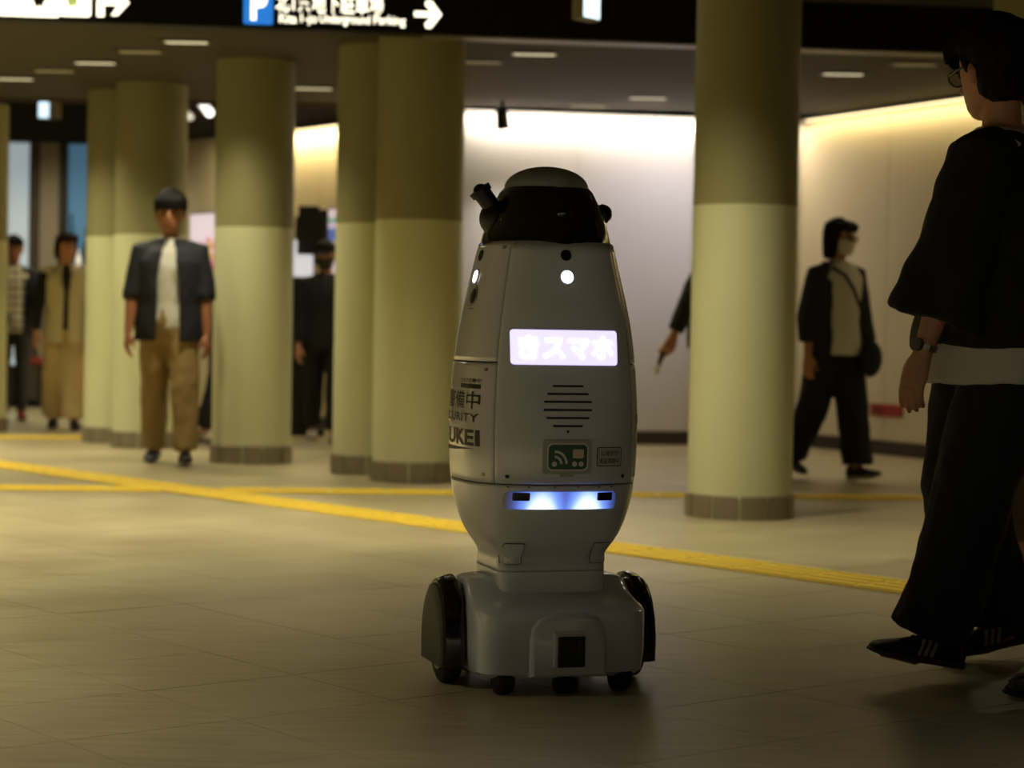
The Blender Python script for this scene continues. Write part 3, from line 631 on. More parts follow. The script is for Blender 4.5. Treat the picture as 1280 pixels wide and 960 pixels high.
# hanging white light box and two ceiling spots over the far area
def hang_box(px0, py0, px1, py1, Y, label):
    a = at(px0, py0, Y); b = at(px1, py1, Y); c = empty('light_box_sign', ((a.x + b.x) / 2, Y, (a.z + b.z) / 2), 0, label, 'sign')
    bm = bmesh.new(); box(bm, (.03, .05, 0), (abs(b.x - a.x) + .10, .08, abs(a.z - b.z) + .01)); obj('housing', bm, MATS['sign_housing'], c, bev=.004)
    bm = bmesh.new(); box(bm, (-.01, .005, 0), (abs(b.x - a.x), .01, abs(a.z - b.z))); obj('lit_face', bm, mat('lightbox_white', (240, 250, 255), .4, emit=(205, 235, 255), es=1.5), c)
    bm = bmesh.new(); cyl(bm, (0, .05, abs(a.z - b.z) / 2), (0, .05, 3.25 - c.location.z), .01, n=10); obj('hanger_rod', bm, DARK, c)
ceil_lamp(Vector((-4.4, 19.4, 3.25)), 220, True, WARM, 'unseen ceiling lamp added to light the far shop front', 'added unseen far lamps')  # added lamp, out of view, to brighten the shop pier
ceil_lamp(Vector((-3.3, 17.9, 3.25)), 110, True, WARM, 'unseen ceiling lamp added to light the far end of the poster wall', 'added unseen far lamps')  # added lamp, out of view, to brighten the wall between the columns
hang_box(50, 118, 62, 147, 18.2, 'small white lit box sign hanging over the shop front')
def far_spot(px, py, Y, r, L, es, label):
    p = at(px, py, Y); c = empty('far_spotlight', p, 0, label, 'spotlight'); bm = bmesh.new(); d = Vector((.65, -.5, -.75)).normalized()
    cyl(bm, -d * L, d * L, r * .9, r, 18); obj('barrel', bm, mat('spot_shell_' + str(es), (230, 228, 220), .4, emit=(255, 252, 240), es=es * .6), c, True)
    bm = bmesh.new(); ball(bm, d * L, r * .92, 14); obj('lens', bm, mat('spot_lens_' + str(es), (255, 255, 250), .4, emit=(255, 252, 240), es=es), c, True)
    bm = bmesh.new(); cyl(bm, (0, 0, 0), (0, 0, 3.25 - p.z), .008, n=8); obj('stem', bm, DARK, c)
far_spot(256.5, 134, 18.0, .038, .075, 3.0, 'bright white spotlight under the dark ceiling beyond the columns'); far_spot(236, 144, 18.3, .03, .03, .45, 'small dim spotlight beside the bright spotlight')
# things on the warm poster wall
wd_ = (Vector((*WP[1], 0)) - Vector((*WP[0], 0))).normalized(); wn = Vector((wd_.y, -wd_.x, 0))
def on_wall(px, py, off=0.0):
    d = ray(px, py); a = Vector((*WP[0], 0)) + wn * off; t = a.dot(wn) / Vector((d.x, d.y, 0)).dot(wn); return Vector((0, 0, HC)) + d * t
def wall_panel_thing(name, px0, py0, px1, py1, th, m, label, cat):
    a = on_wall(px0, py1, .012 + th); b = on_wall(px1, py0, .012 + th); mid = (a + b) / 2
    c = empty(name, mid, atan2(wd_.y, wd_.x), label, cat); W = (Vector((b.x, b.y, 0)) - Vector((a.x, a.y, 0))).length; H = abs(b.z - a.z)
    bm = bmesh.new(); box(bm, (0, th / 2, 0), (W + .03, th, H + .03)); obj('frame', bm, LFR, c, bev=.004)
    bm = bmesh.new(); box(bm, (0, -.004, 0), (W, .008, H)); obj('sheet', bm, m, c); return c, W, H
PS = mat('poster_paper', (235, 225, 235), .5, emit=(226, 205, 222), es=.62)
c, W, H = wall_panel_thing('wall_poster', 238, 266, 276, 346, .03, PS, 'backlit pale poster with pink flowers beside the man in khaki trousers', 'poster')
rnd = random.Random(3)
for k in range(13):
    colr = [(222, 120, 150), (230, 150, 175), (228, 200, 90), (205, 90, 120)][k % 4]; rx = rnd.uniform(-.42, .42) * W; rz = rnd.uniform(-.42, .08) * H
    bm = thicken(poly2([[(rx + (q := .03 + .02 * rnd.random()) * (1 + .25 * cos(5 * a)) * cos(a), rz + q * (1 + .25 * cos(5 * a)) * sin(a)) for a in [2 * pi * i / 30 for i in range(30)]]]), .002)
    flat_on(bm, Vector((0, -.008 - .0015 * k, 0)), Vector((1, 0, 0))); obj('printed_flower', bm, mat('poster_%d' % (k % 4), colr, .5, emit=colr, es=.3), c)
c, W, H = wall_panel_thing('wall_poster', 409, 261, 425, 345, .03, PS, 'narrow backlit poster with blue and green blocks beside the capped person', 'poster')
for z, h, cl in ((.28, .035, (120, 190, 170)), (.1, .10, (110, 140, 225)), (-.02, .03, (120, 180, 130))):
    bm = bmesh.new(); box(bm, (0, -.0095, z * H * 1.2), (W * .8, .003, h)); obj('printed_block', bm, mat('block_%d' % cl[0] + str(cl[1]), cl, .5, emit=cl, es=.35), c)
# dark display unit and its stand
YK = 16.4
k = empty('display_kiosk', (at(388, 480, YK).x, YK, 0), 0, 'black display kiosk standing before the poster wall', 'kiosk')
KB = mat('kiosk_black', (24, 20, 22), .5)
panel_box('screen_housing', 369, 270, 404, 330, YK, .10, KB, parent=k); panel_box('top_unit', 373, 257, 398, 276, YK + .01, .08, mat('kiosk_top', (14, 14, 20), .5), parent=k)
panel_box('side_unit', 398, 262, 409, 312, YK + .03, .08, mat('kiosk_side', (40, 26, 28), .5), parent=k)
panel_box('pedestal', 366, 346, 398, 538, YK + .02, .16, mat('kiosk_pedestal', (8, 8, 9), .6), parent=k); panel_box('foot', 360, 538, 402, 547, YK - .04, .3, MATS['kiosk_pedestal'], parent=k)
panel_box('column_post', 380, 325, 392, 350, YK + .04, .06, KB, parent=k)
n_ = panel_box('notice_sheet', 361, 318, 391, 346, YK - .05, .012, mat('sheet_white', (245, 245, 250), .5, emit=(235, 236, 248), es=.62), 'bright white lit notice panel in front of the black kiosk', 'sign', bev=.002)
n2_ = panel_box('notice_sheet', 360, 300, 371, 318, YK - .05, .012, MATS['sheet_white'], 'small white slip above the lit notice panel', 'sign', bev=.002)
# red plate on the right wall
rd = (Vector((*WP[3], 0)) - Vector((*WP[2], 0))).normalized(); rn = Vector((rd.y, -rd.x, 0))
def on_rwall(px, py, off=0.0):
    d = ray(px, py); a = Vector((*WP[2], 0)) + rn * off; t = a.dot(rn) / Vector((d.x, d.y, 0)).dot(rn); return Vector((0, 0, HC)) + d * t
a = on_rwall(1087, 513, .02); b = on_rwall(1127, 513, .02); m_ = (a + b) / 2
c = empty('red_wall_plate', m_, atan2(rd.y, rd.x), 'small dark red equipment plate low on the angled wall', 'plate'); W = (Vector((b.x - a.x, b.y - a.y, 0))).length
bm = bmesh.new(); box(bm, (0, .006, 0), (W, .012, .088)); obj('plate', bm, mat('plate_red', (150, 34, 24), .5), c, bev=.003)
bm = bmesh.new(); box(bm, (-W * .25, -.003, 0), (W * .3, .006, .05)); obj('plate_cover', bm, mat('plate_red_dark', (110, 26, 20), .5), c, bev=.002)

# ================================================================== PEOPLE
def sstep(a, b, x): x = max(0, min(1, (x - a) / (b - a))); return x * x * (3 - 2 * x)
SKIN = mat('skin', (186, 132, 100), .5, var=.05, vscale=30); SKIND = mat('skin_tan', (152, 100, 70), .5, var=.05, vscale=30)
HAIR = mat('black_hair', (14, 11, 10), .7, var=.3, vscale=120, spec=.15); HAIRB = mat('brown_hair', (46, 26, 18), .7, var=.3, vscale=120, spec=.15)
EYE = mat('eye_dark', (20, 14, 12), .2); LIP = mat('lips', (140, 74, 66), .5); WHT = mat('cloth_white', (208, 205, 196), .85, var=.05, vscale=12)
BLC = mat('cloth_black', (17, 18, 17), .85, var=.15, vscale=20); NAV = mat('cloth_navy', (22, 25, 34), .85, var=.15, vscale=20); KHA = mat('cloth_khaki', (146, 122, 78), .85, var=.08, vscale=10)
BEI = mat('cloth_beige', (198, 174, 126), .85, var=.08, vscale=10); CRM = mat('cloth_cream', (208, 196, 156), .85, var=.08, vscale=14); SHB = mat('shoe_black', (14, 15, 18), .5); SOLE = mat('sole_grey', (78, 74, 70), .7)
CHA = mat('cloth_charcoal', (44, 46, 48), .85, var=.1, vscale=20); BRO = mat('cloth_brown', (86, 70, 42), .85, var=.1, vscale=14); SHW = mat('shoe_white', (160, 150, 130), .6); MASK = mat('face_mask', (206, 200, 186), .8); MASKB = mat('face_mask_dark', (60, 52, 48), .8)
SOLED = mat('sole_dark', (40, 38, 36), .7); PLA = plaid_mat(); RED = mat('shoe_red', (120, 30, 30), .5)

def person(label, pos, heading, H, pose, fit, vox=.009, group=None):
    """figure facing local -y, +x is its own left; joints by forward kinematics, clothes as parts"""
    K = H / 1.72; P = dict(lt=0, lk=4, lf=0, rt=0, rk=4, rf=0, ls=0, rs=0, la=4, lab=8, le=10, ra=4, rab=8, re=10, lean=0, twist=0, hyaw=0, hpitch=0, stance=.085); P.update(pose)
    root = empty('person', (pos[0], pos[1], 0), R(heading), label, 'person', group)
    zh = .525 * H
    def legs(dz):
        out = {}
        for s, n in ((1, 'l'), (-1, 'r')):
            hip = Vector((s * P['stance'] * K, 0, zh + dz)); a = R(P[n + 't']); kb = R(P[n + 'k']); sd = R(P[n + 's'])
            knee = hip + Vector((s * sin(sd), -sin(a), -cos(a) * cos(sd))).normalized() * .245 * H
            a2 = a - kb; ank = knee + Vector((s * sin(sd) * .5, -sin(a2), -cos(a2))).normalized() * .240 * H
            fp = R(P[n + 'f']); fw = Vector((s * .10, -cos(fp), sin(fp))).normalized(); up = Vector((0, sin(fp), cos(fp)))
            heel = ank - up * .04 * H - fw * .045 * H; toe = ank - up * .04 * H + fw * .105 * H
            out[n] = (hip, knee, ank, fw, up, heel, toe)
        return out
    L0 = legs(0); dz = -min(min(v[5].z, v[6].z) for v in L0.values()); LG = legs(dz); zh += dz
    def U(p):
        p = Vector(p); z = p.z; k = sstep(.5 * H, .68 * H, z); y = p.y - math.tan(R(P['lean'])) * max(0, z - zh)
        a = R(P['twist']) * k; return Vector((p.x * cos(a) - p.y * sin(a), p.x * sin(a) + y * cos(a) + (0), z))
    def torso(bm, rows, n=28, gap=None, th=.012, inflate=0):
        rings = []
        for zf_, rx, ry, *yc in rows:
            yc = yc[0] if yc else 0; z = zf_ * H + dz; rx = rx * K + inflate; ry = ry * K + inflate
            if gap is None: rings.append([U((rx * sin(t), yc * K - ry * cos(t), z)) for t in [2 * pi * i / n for i in range(n)]])
            else:
                g_ = R(gap if not callable(gap) else gap(zf_)); ts = [g_ + (2 * pi - 2 * g_) * i / n for i in range(n + 1)]
                rings.append([U((rx * sin(t), yc * K - ry * cos(t), z)) for t in ts] + [U(((rx - th) * sin(t), yc * K - (ry - th) * cos(t), z)) for t in ts[::-1]])
        loft(bm, rings)
    BODY = [(.455, .10, .08), (.48, .150, .105), (.53, .165, .115), (.60, .140, .10), (.66, .145, .105), (.74, .165, .115), (.785, .165, .102), (.815, .125, .08), (.835, .07, .062), (.85, .055, .056)]
    def arm(n):
        s = 1 if n == 'l' else -1; sh = Vector((s * .172 * K, 0, .797 * H + dz)); a = R(P[n + 'a']); b_ = R(P[n + 'ab']); e = R(P[n + 'e'])
        el = sh + Vector((s * sin(b_), -sin(a) * cos(b_), -cos(a) * cos(b_))) * .172 * H
        a2 = a + e; wr = el + Vector((s * sin(b_) * .35, -sin(a2), -cos(a2))).normalized() * .146 * H
        def UF(p):
            a_ = R(P['twist']); y = p.y - math.tan(R(P['lean'])) * max(0, p.z - zh); return Vector((p.x * cos(a_) - p.y * sin(a_), p.x * sin(a_) + y * cos(a_), p.z))
        return UF(sh), UF(el), UF(wr), s
    ARM = {n: arm(n) for n in 'lr'}
    # ---- body, one surface
    bm = bmesh.new(); torso(bm, BODY)
    hz = .868 * H + dz; h = .136 * H * fit.get('hs', 1.0); hc = U((0, 0, hz)); hc.z = hz
    HM = Matrix.Translation(hc + Vector((0, -.012 * K, 0))) @ Matrix.Rotation(R(P['twist'] + P['hyaw']), 4, 'Z') @ Matrix.Rotation(R(P['hpitch']), 4, 'X')
    HEADP = [(-.01, .10, .10, -.20), (.02, .17, .17, -.17), (.10, .245, .26, -.12), (.22, .295, .36, -.04), (.35, .325, .40, .0), (.5, .345, .425, .02), (.65, .35, .43, .03), (.8, .315, .385, .04), (.91, .225, .275, .05), (.98, .10, .12, .05), (1.0, .03, .04, .05)]
    def hring(rows, sc=1, n=24): return [[HM @ Vector((rx * sc * h * sin(t), (yc - ry * sc * cos(t)) * h, z * h)) for t in [2 * pi * i / n for i in range(n)]] for z, rx, ry, yc in rows]
    loft(bm, hring(HEADP))
    def hv(x, y, z): return HM @ Vector((x * h, y * h, z * h))
    tube(bm, [hv(0, -.41, .54), hv(0, -.465, .43), hv(0, -.505, .37)], [.035 * h, .045 * h, .055 * h], 10)
    for s in (-1, 1):
        tube(bm, [hv(s * .35, .02, .52), hv(s * .375, .05, .44), hv(s * .35, .02, .33)], [(.05 * h, .03 * h), (.075 * h, .035 * h), (.045 * h, .03 * h)], 10)
    nk = U((0, 0, .82 * H + dz)); tube(bm, [nk, (nk + hv(0, .06, .12)) / 2, hv(0, .06, .2)], [.060 * K, .054 * K, .055 * K], 16)
    for n in 'lr':
        sh, el, wr, s = ARM[n]
        tube(bm, [sh, sh.lerp(el, .35), sh.lerp(el, .8), el, el.lerp(wr, .3), el.lerp(wr, .75), wr], [r * K for r in (.052, .05, .041, .039, .041, .031, .026)], 14)
        d = (wr - el).normalized(); fwd = Vector((sin(R(P['twist'])), -cos(R(P['twist'])), 0)); fwd = (fwd - d * fwd.dot(d)).normalized(); med = d.cross(fwd).normalized()
        if med.dot(Vector((-s * cos(R(P['twist'])), -s * sin(R(P['twist'])), 0))) < 0: med = -med
        roll = R(P.get(n + 'roll', 25)); f2 = fwd * cos(roll) + med * sin(roll); m2 = med * cos(roll) - fwd * sin(roll); fwd, med = f2, m2   # fwd = thumb side
        kn = wr + d * .092 * K
        tube(bm, [wr, wr + d * .03 * K, wr + d * .065 * K, kn], [(.027 * K, .021 * K), (.034 * K, .019 * K), (.041 * K, .017 * K), (.040 * K, .015 * K)], 14, ref=fwd)
        curl = P.get(n + 'curl', 22)
        for i, (o_, ln) in enumerate(((.030, .072), (.010, .082), (-.010, .076), (-.029, .060))):
            b0 = kn + fwd * o_ * K - d * .006; dd_ = d; pts = [b0]; c_ = R(curl + 4 * i)
            for q in (.45, .32, .25):
                dd_ = (dd_ * cos(c_ * .7) + med * sin(c_ * .7)).normalized(); pts.append(pts[-1] + dd_ * ln * q * K * 1.05)
            tube(bm, pts, [.0095 * K, .0092 * K, .0085 * K, .0072 * K], 10, ref=fwd)
        t0 = wr + d * .028 * K + fwd * .026 * K + med * .006; td = (d * .75 + fwd * .55 + med * .35).normalized(); td2 = (d * .95 + fwd * .12 + med * .3).normalized()
        tube(bm, [t0, t0 + td * .038 * K, t0 + td * .038 * K + td2 * .028 * K, t0 + td * .038 * K + td2 * .052 * K], [.0145 * K, .0118 * K, .0105 * K, .008 * K], 10, ref=med)
        ARM[n] = (sh, el, wr, s, d, fwd, med, kn)
    for n in 'lr':
        hip, knee, ank, fw, up, heel, toe = LG[n]
        tube(bm, [hip + Vector((0, 0, .02)), hip.lerp(knee, .4), knee, knee.lerp(ank, .35), ank], [r * K for r in (.085, .075, .052, .052, .036)], 14)
        tube(bm, [ank, (ank + heel) / 2 + fw * .02, (heel + toe) / 2 + up * .02, toe + up * .018 - fw * .03], [.036 * K, .034 * K, .03 * K, .02 * K], 12)
    body = remesh('body', bm, fit.get('skin', SKIN), root, fit.get('bvox', vox * .72), 2)
    # ---- face
    if fit.get('face', True):
        for s in (-1, 1):
            bm = bmesh.new(); ball(bm, hv(s * .145, -.375, .50), (.045 * h, .03 * h, .028 * h), 12); obj('eye', bm, EYE, root, True)
            bm = bmesh.new(); tube(bm, [hv(s * .07, -.415, .575), hv(s * .15, -.405, .595), hv(s * .22, -.365, .57)], [.014 * h, .018 * h, .012 * h], 8); obj('eyebrow', bm, HAIR, root, True)
        if 'mask' not in fit: bm = bmesh.new(); tube(bm, [hv(-.10, -.355, .19), hv(0, -.40, .195), hv(.10, -.355, .19)], [.016 * h, .028 * h, .016 * h], 8); obj('mouth', bm, LIP, root, True)
    if 'mask' in fit:
        bm = bmesh.new(); rows = [(-.02, .18, .19, -.17), (.05, .235, .25, -.14), (.14, .285, .33, -.08), (.26, .318, .40, -.04), (.36, .335, .44, -.01), (.43, .335, .43, .0)]; rings = []
        for z, rx, ry, yc in rows:
            ts = [-R(78) + R(156) * i / 16 for i in range(17)]
            rings.append([hv(rx * 1.05 * sin(t), yc - ry * 1.07 * cos(t), z) for t in ts] + [hv(rx * .97 * sin(t), yc - ry * .97 * cos(t), z) for t in ts[::-1]])
        loft(bm, rings); mk_ = obj('face_mask', bm, fit['mask'], root, True)
        for s in (-1, 1): bm = bmesh.new(); tube(bm, [hv(s * .325, -.09, .38), hv(s * .37, .02, .45), hv(s * .375, .09, .42)], [.010 * h] * 3, 6); obj('ear_loop', bm, fit['mask'], mk_)
    if fit.get('glasses'):
        GM = mat('glasses_frame', (12, 11, 11), .3); GL = MATS.get('lens_clear') or mat('lens_clear', (210, 205, 190), .05)
        bm = bmesh.new()
        for s in (-1, 1):
            pts = [hv(s * .165 + .115 * cos(a), -.445 + .02 * abs(cos(a)), .485 + .085 * sin(a)) for a in [2 * pi * i / 16 for i in range(17)]]; tube(bm, pts, [.012 * h] * 17, 6, round_ends=False)
            tube(bm, [hv(s * .285, -.415, .51), hv(s * .355, -.20, .52), hv(s * .372, .04, .51)], [.013 * h] * 3, 6)
        tube(bm, [hv(-.06, -.45, .50), hv(0, -.46, .515), hv(.06, -.45, .50)], [.011 * h] * 3, 6); gl = obj('glasses', bm, GM, root)
        gm = MATS['lens_clear'].node_tree.nodes['Principled BSDF']; gm.inputs['Transmission Weight'].default_value = 1; gm.inputs['IOR'].default_value = 1.1
        for s in (-1, 1):
            bm = bmesh.new(); rg = [[hv(s * .165 + .11 * cos(a), y_, .485 + .08 * sin(a)) for a in [2 * pi * i / 16 for i in range(16)]] for y_ in (-.443, -.433)]; loft(bm, rg); obj('glass_lens', bm, MATS['lens_clear'], gl)
    # ---- hair
    hm = fit.get('hairm', HAIR); bm = bmesh.new(); style = fit.get('hair', 'short'); vol = fit.get('vol', 1.0)
    top = [(.70, .365, .43, .045), (.80, .36, .43, .045), (.90, .29, .355, .05), (.98, .19, .23, .055), (1.05, .07, .09, .06)]
    hw = fit.get('hw', 1.0); loft(bm, hring([(z if z < .8 else .8 + (z - .8) * vol, rx * (1 + .05 * vol) * hw, ry * (1 + .05 * vol) * hw, yc) for z, rx, ry, yc in top]))
    lowz = fit['lowz'] if 'lowz' in fit else .22 if style == 'short' else .30
    loft(bm, hring([(lowz, .22, .20, .20), (lowz + .12, .33, .31, .155), (.55, .372 * hw, .34 * hw, .15), (.72, .385 * hw, .40 * hw, .085), (.8, .36, .4, .06)]))
    for i in range(9):
        x = -.30 + .075 * i; tube(bm, [hv(x * .8, -.26, .92), hv(x, -.40 + .35 * x * x, .80), hv(x * 1.08, -.42 + .6 * x * x, fit.get('fringe', .66) + .03 * ((i * 7) % 3 - 1))], [.07 * h, .075 * h, .04 * h], 8)
    for s in (-1, 1): tube(bm, [hv(s * .34, -.08, .78), hv(s * .365, -.07, .6), hv(s * .36, -.05, .46)], [.07 * h, .055 * h, .03 * h], 8)
    if style == 'bob':
        drop = fit.get('drop', -.05)
        loft(bm, hring([(drop, .30, .17, .21), (drop + .12, .38, .24, .20), (.3, .40, .32, .16), (.6, .40, .40, .10), (.85, .33, .38, .06)]))
        for s in (-1, 1): tube(bm, [hv(s * .33, -.12, .80), hv(s * .385, -.08, .5), hv(s * .37, -.04, .2), hv(s * .34, .0, drop + .05)], [(.13 * h, .075 * h), (.14 * h, .06 * h), (.13 * h, .055 * h), (.10 * h, .05 * h)], 10)
    hr = remesh('hair', bm, hm, root, vox * .7, 2, .004, 45)
    if fit.get('cap'):
        bm = bmesh.new(); loft(bm, hring([(.62, .40, .47, .04), (.75, .395, .465, .045), (.92, .33, .39, .05), (1.04, .2, .24, .055), (1.09, .06, .07, .06)])); tube(bm, [hv(0, -.42, .66), hv(0, -.6, .62), hv(0, -.72, .58)], [(.03 * h, .30 * h), (.025 * h, .28 * h), (.02 * h, .20 * h)], 16, ref=(0, 0, 1)); remesh('cap', bm, fit['cap'], root, vox * .8, 2)
    # ---- trousers or skirt
    tr = fit.get('trousers')
    if tr:
        bm = bmesh.new(); m_, rt, rk_, rh, hem = tr[:5]; wz = fit.get('waist', .60)
        torso(bm, [(.455, .12, .10), (.485, .165, .122), (.53, .178, .128), (wz - .02, .158, .116), (wz, .152, .112)])
        for n in 'lr':
            hip, knee, ank, fw, up, heel, toe = LG[n]; s = 1 if n == 'l' else -1
            end = knee.lerp(ank, hem); kr = [r * K for r in (rt * 1.02, rt, (rt + rk_) / 2, rk_, (rk_ * .6 + rh * .4), (rk_ * .25 + rh * .75), rh)]
            hp = hip + Vector((0, 0, .03)); pts = [hp, hip.lerp(knee, .3), hip.lerp(knee, .65), knee + Vector((0, 0, 0)), knee.lerp(end, .35), knee.lerp(end, .7), end]
            dr = tr[5] if len(tr) > 5 else 0
            pts[-1] = pts[-1] + Vector((0, dr * .5, -.0)); rr_ = [(r * 1.06, r * .97) for r in kr]
            tube(bm, pts, rr_, 22, round_ends=False)
        remesh('trousers', bm, m_, root, vox, 5, .010 if fit.get('folds', 1) else .004, 11)
    # ---- shoes
    sm, som = fit.get('shoes', (SHB, SOLE))
    for n in 'lr':
        hip, knee, ank, fw, up, heel, toe = LG[n]; sd = up.cross(fw).normalized(); Ln = (toe - heel).length * 1.02
        def frow(rows, dzz=0): return [[heel + fw * (x * Ln - .006) + sd * (wd2 * K * math.copysign(abs(cos(t)) ** .8, cos(t))) + up * (z0 + (z1 - z0) * (.5 + .5 * math.copysign(abs(sin(t)) ** .8, sin(t)))) for t in [2 * pi * i / 16 for i in range(16)]] for x, wd2, z0, z1 in rows]
        bm = bmesh.new(); loft(bm, frow([(-.01, .018, .02, .05), (.03, .030, .012, .085), (.15, .036, .012, .095), (.32, .036, .012, .09), (.48, .040, .012, .07), (.66, .047, .012, .055), (.83, .045, .012, .046), (.95, .034, .014, .038), (1.01, .016, .018, .028)])); so = obj('shoe', bm, sm, root, True, angle=70)
        bm = bmesh.new(); loft(bm, frow([(-.02, .02, .0, .024), (.03, .034, .0, .026), (.3, .039, .0, .024), (.48, .042, .0, .022), (.66, .05, .0, .022), (.85, .047, .003, .022), (.97, .035, .007, .022), (1.03, .016, .012, .02)])); obj('sole', bm, som, so, True, angle=60)
        if fit.get('logo'):
            for q in (1, -1):
                bm = bmesh.new()
                for x0 in (.40, .47, .54): tube(bm, [heel + fw * (x0 * Ln) + sd * q * .041 * K + up * .024, heel + fw * ((x0 - .05) * Ln) + sd * q * .033 * K + up * .062], [.006, .006], 6)
                obj('shoe_mark', bm, mat('mark_white', (190, 190, 190), .5), so)
    # ---- tops
    def sleeve(bm, n, frac, r0, r1, r2):
        sh, el, wr = ARM[n][:3]; inner = U((0, 0, .79 * H + dz)); st = sh.lerp(inner, .30)
        tot = (el - sh).length; fl = (wr - el).length; Lm = frac * (tot + fl)
        pts = [st, sh, sh.lerp(el, min(1, .5 * min(Lm, tot) / tot))]; rs = [r0 * .95, r0, (r0 * .5 + r1 * .5)]
        if Lm <= tot: pts.append(sh.lerp(el, Lm / tot)); rs.append(r1)
        else: pts += [el, el.lerp(wr, (Lm - tot) / fl)]; rs += [r1, r2]
        tube(bm, pts, [(r * K) for r in rs], 20, round_ends=False)
    def top(rows, m_, name, frac, rr, gap=None, inflate=0, wr_=.009, smooth=5):
        bm = bmesh.new(); torso(bm, rows, gap=gap, inflate=inflate)
        for n in 'lr': sleeve(bm, n, frac, *rr)
        return remesh(name, bm, m_, root, vox, smooth, wr_, 10)
    TEE = lambda hem: [(hem, .172, .128), (.54, .176, .13), (.60, .158, .118), (.66, .158, .118), (.74, .175, .126), (.785, .176, .112), (.815, .135, .092), (.835, .085, .074), (.845, .07, .068)]
    for t in fit.get('tops', []):
        top(t.get('rows') or TEE(t.get('hem', .49)), t['m'], t['name'], t.get('frac', .35), t.get('r', (.066, .06, .05)), t.get('gap'), t.get('inflate', 0), t.get('wr', .008), t.get('smooth', 5))
    return dict(root=root, U=U, ARM=ARM, LG=LG, hv=hv, h=h, H=H, K=K, dz=dz, vox=vox)
def feet(px, py): p = gnd(px, py); return (p.x, p.y)
JACK = lambda hem, rx=.2, ry=.15: [(hem, rx, ry), (.52, rx, ry), (.60, rx - .01, ry - .008), (.68, rx - .006, ry - .006), (.755, rx - .004, ry - .012), (.79, rx - .04, ry - .035), (.815, .130, .095), (.842, .095, .085)]
# man in khaki trousers walking towards the camera
person('man with black hair in an open dark shirt, pale tee and khaki trousers', feet(210, 580), 4, 1.655,
       dict(lt=10, lk=5, lf=6, rt=-8, rk=10, rf=-8, ls=3, rs=2, la=4, lab=11, le=8, ra=6, rab=12, re=10, hpitch=8, lean=1),
       dict(hs=1.08, trousers=(KHA, .108, .094, .080, .97), shoes=(SHB, SHB), fringe=.60, vol=1.2, hw=1.1, skin=SKIND,
            tops=[dict(name='tee_shirt', m=WHT, hem=.505, frac=.12, r=(.055, .05, .045)), dict(name='open_shirt', m=NAV, rows=JACK(.455, .222, .175), frac=.60, r=(.076, .070, .060), gap=lambda z: 13 if z > .74 else 19, inflate=.004)]), .010)
# man in plaid shirt at the far left
person('man in a plaid shirt under a dark cardigan with dark trousers', feet(15, 524), 12, 1.60,
       dict(lt=6, lk=4, rt=-12, rk=18, rf=-14, la=18, lab=8, le=25, ra=-8, hpitch=10),
       dict(trousers=(CHA, .088, .068, .055, .96), shoes=(RED, SOLED), skin=SKIND,
            tops=[dict(name='plaid_shirt', m=PLA, hem=.47, frac=.12, r=(.055, .05, .045)), dict(name='cardigan', m=NAV, rows=JACK(.46, .19, .14), frac=.62, r=(.07, .062, .052), gap=lambda z: 34)]), .011)
# woman in pale vest
person('woman with a brown bob in a long pale vest and wide beige trousers', feet(80, 537), 14, 1.56,
       dict(lt=6, lk=6, rt=-8, rk=12, rf=-10, la=6, lab=8, ra=8, rab=12, hyaw=22),
       dict(trousers=(BEI, .11, .115, .11, .93), shoes=(SHB, SHB), hair='bob', hairm=HAIRB, drop=.0,
            tops=[dict(name='sweater', m=BLC, hem=.5, frac=.95, r=(.066, .056, .042)), dict(name='long_vest', m=CRM, rows=[(.44, .20, .16), (.5, .2, .155), (.60, .18, .135), (.68, .19, .142), (.755, .196, .142), (.795, .176, .124), (.822, .115, .09), (.84, .09, .08)], frac=.02, r=(.07, .07, .07), gap=lambda z: 5 + 60 * max(0, z - .68))]), .011)
# capped person in black
person('person in a black cap, face mask and black clothes before the kiosk', feet(404, 553), 6, 1.49,
       dict(lt=8, lk=6, rt=-10, rk=14, rf=-8, la=8, ra=2, hpitch=6, hyaw=-10),
       dict(trousers=(BLC, .095, .08, .07, .9), shoes=(SHW, SOLE), cap=BLC, mask=MASKB, tops=[dict(name='sweatshirt', m=BLC, hem=.47, frac=.95, r=(.074, .066, .05), inflate=.012)]), .011)
# dark-trousered walker mostly hidden behind the column
person('walker in black clothes half hidden behind the single column', feet(281, 556), 82, 1.56,
       dict(lt=10, lk=4, lf=4, rt=-8, rk=6, rf=-4, la=-2, ra=4), dict(trousers=(BLC, .09, .07, .06, .86), shoes=(SHW, SOLE), tops=[dict(name='jacket', m=BLC, hem=.46, frac=.95, r=(.07, .06, .05))]), .012)
# walker behind the thick column, one arm and hand in view
pp = person('walker in a dark long-sleeved top hidden behind the thick column', feet(882, 600), 90, 1.69,
       dict(lt=12, lk=4, rt=3, rk=4, lean=2, la=6, ra=-27, rab=6, re=6, lab=6, rcurl=48),
       dict(trousers=(BLC, .085, .07, .06, .94), tops=[dict(name='jacket', m=mat('cloth_dark_green', (26, 32, 28), .85), hem=.46, frac=.96, r=(.07, .06, .046))]), .010)
sh, el, wr, s, d, fwd, med, kn = pp['ARM']['r']
bm = bmesh.new(); tube(bm, [kn + med * .03 - d * .02, kn + med * .03 + d * .05, kn + med * .025 + d * .11], [.014, .016, .012], 12)
um = obj('short_stick', bm, mat('stick_brown', (58, 40, 28), .5), None, True); um.location = pp['root'].location; um.rotation_euler.z = pp['root'].rotation_euler.z; tag(um, 'short brown stick with a white tip held by the hidden walker', 'stick')
bm = bmesh.new(); ball(bm, kn + med * .025 + d * .135, (.018, .018, .028), 12); obj('white_tip', bm, mat('tip_white', (225, 220, 205), .5), um, True)
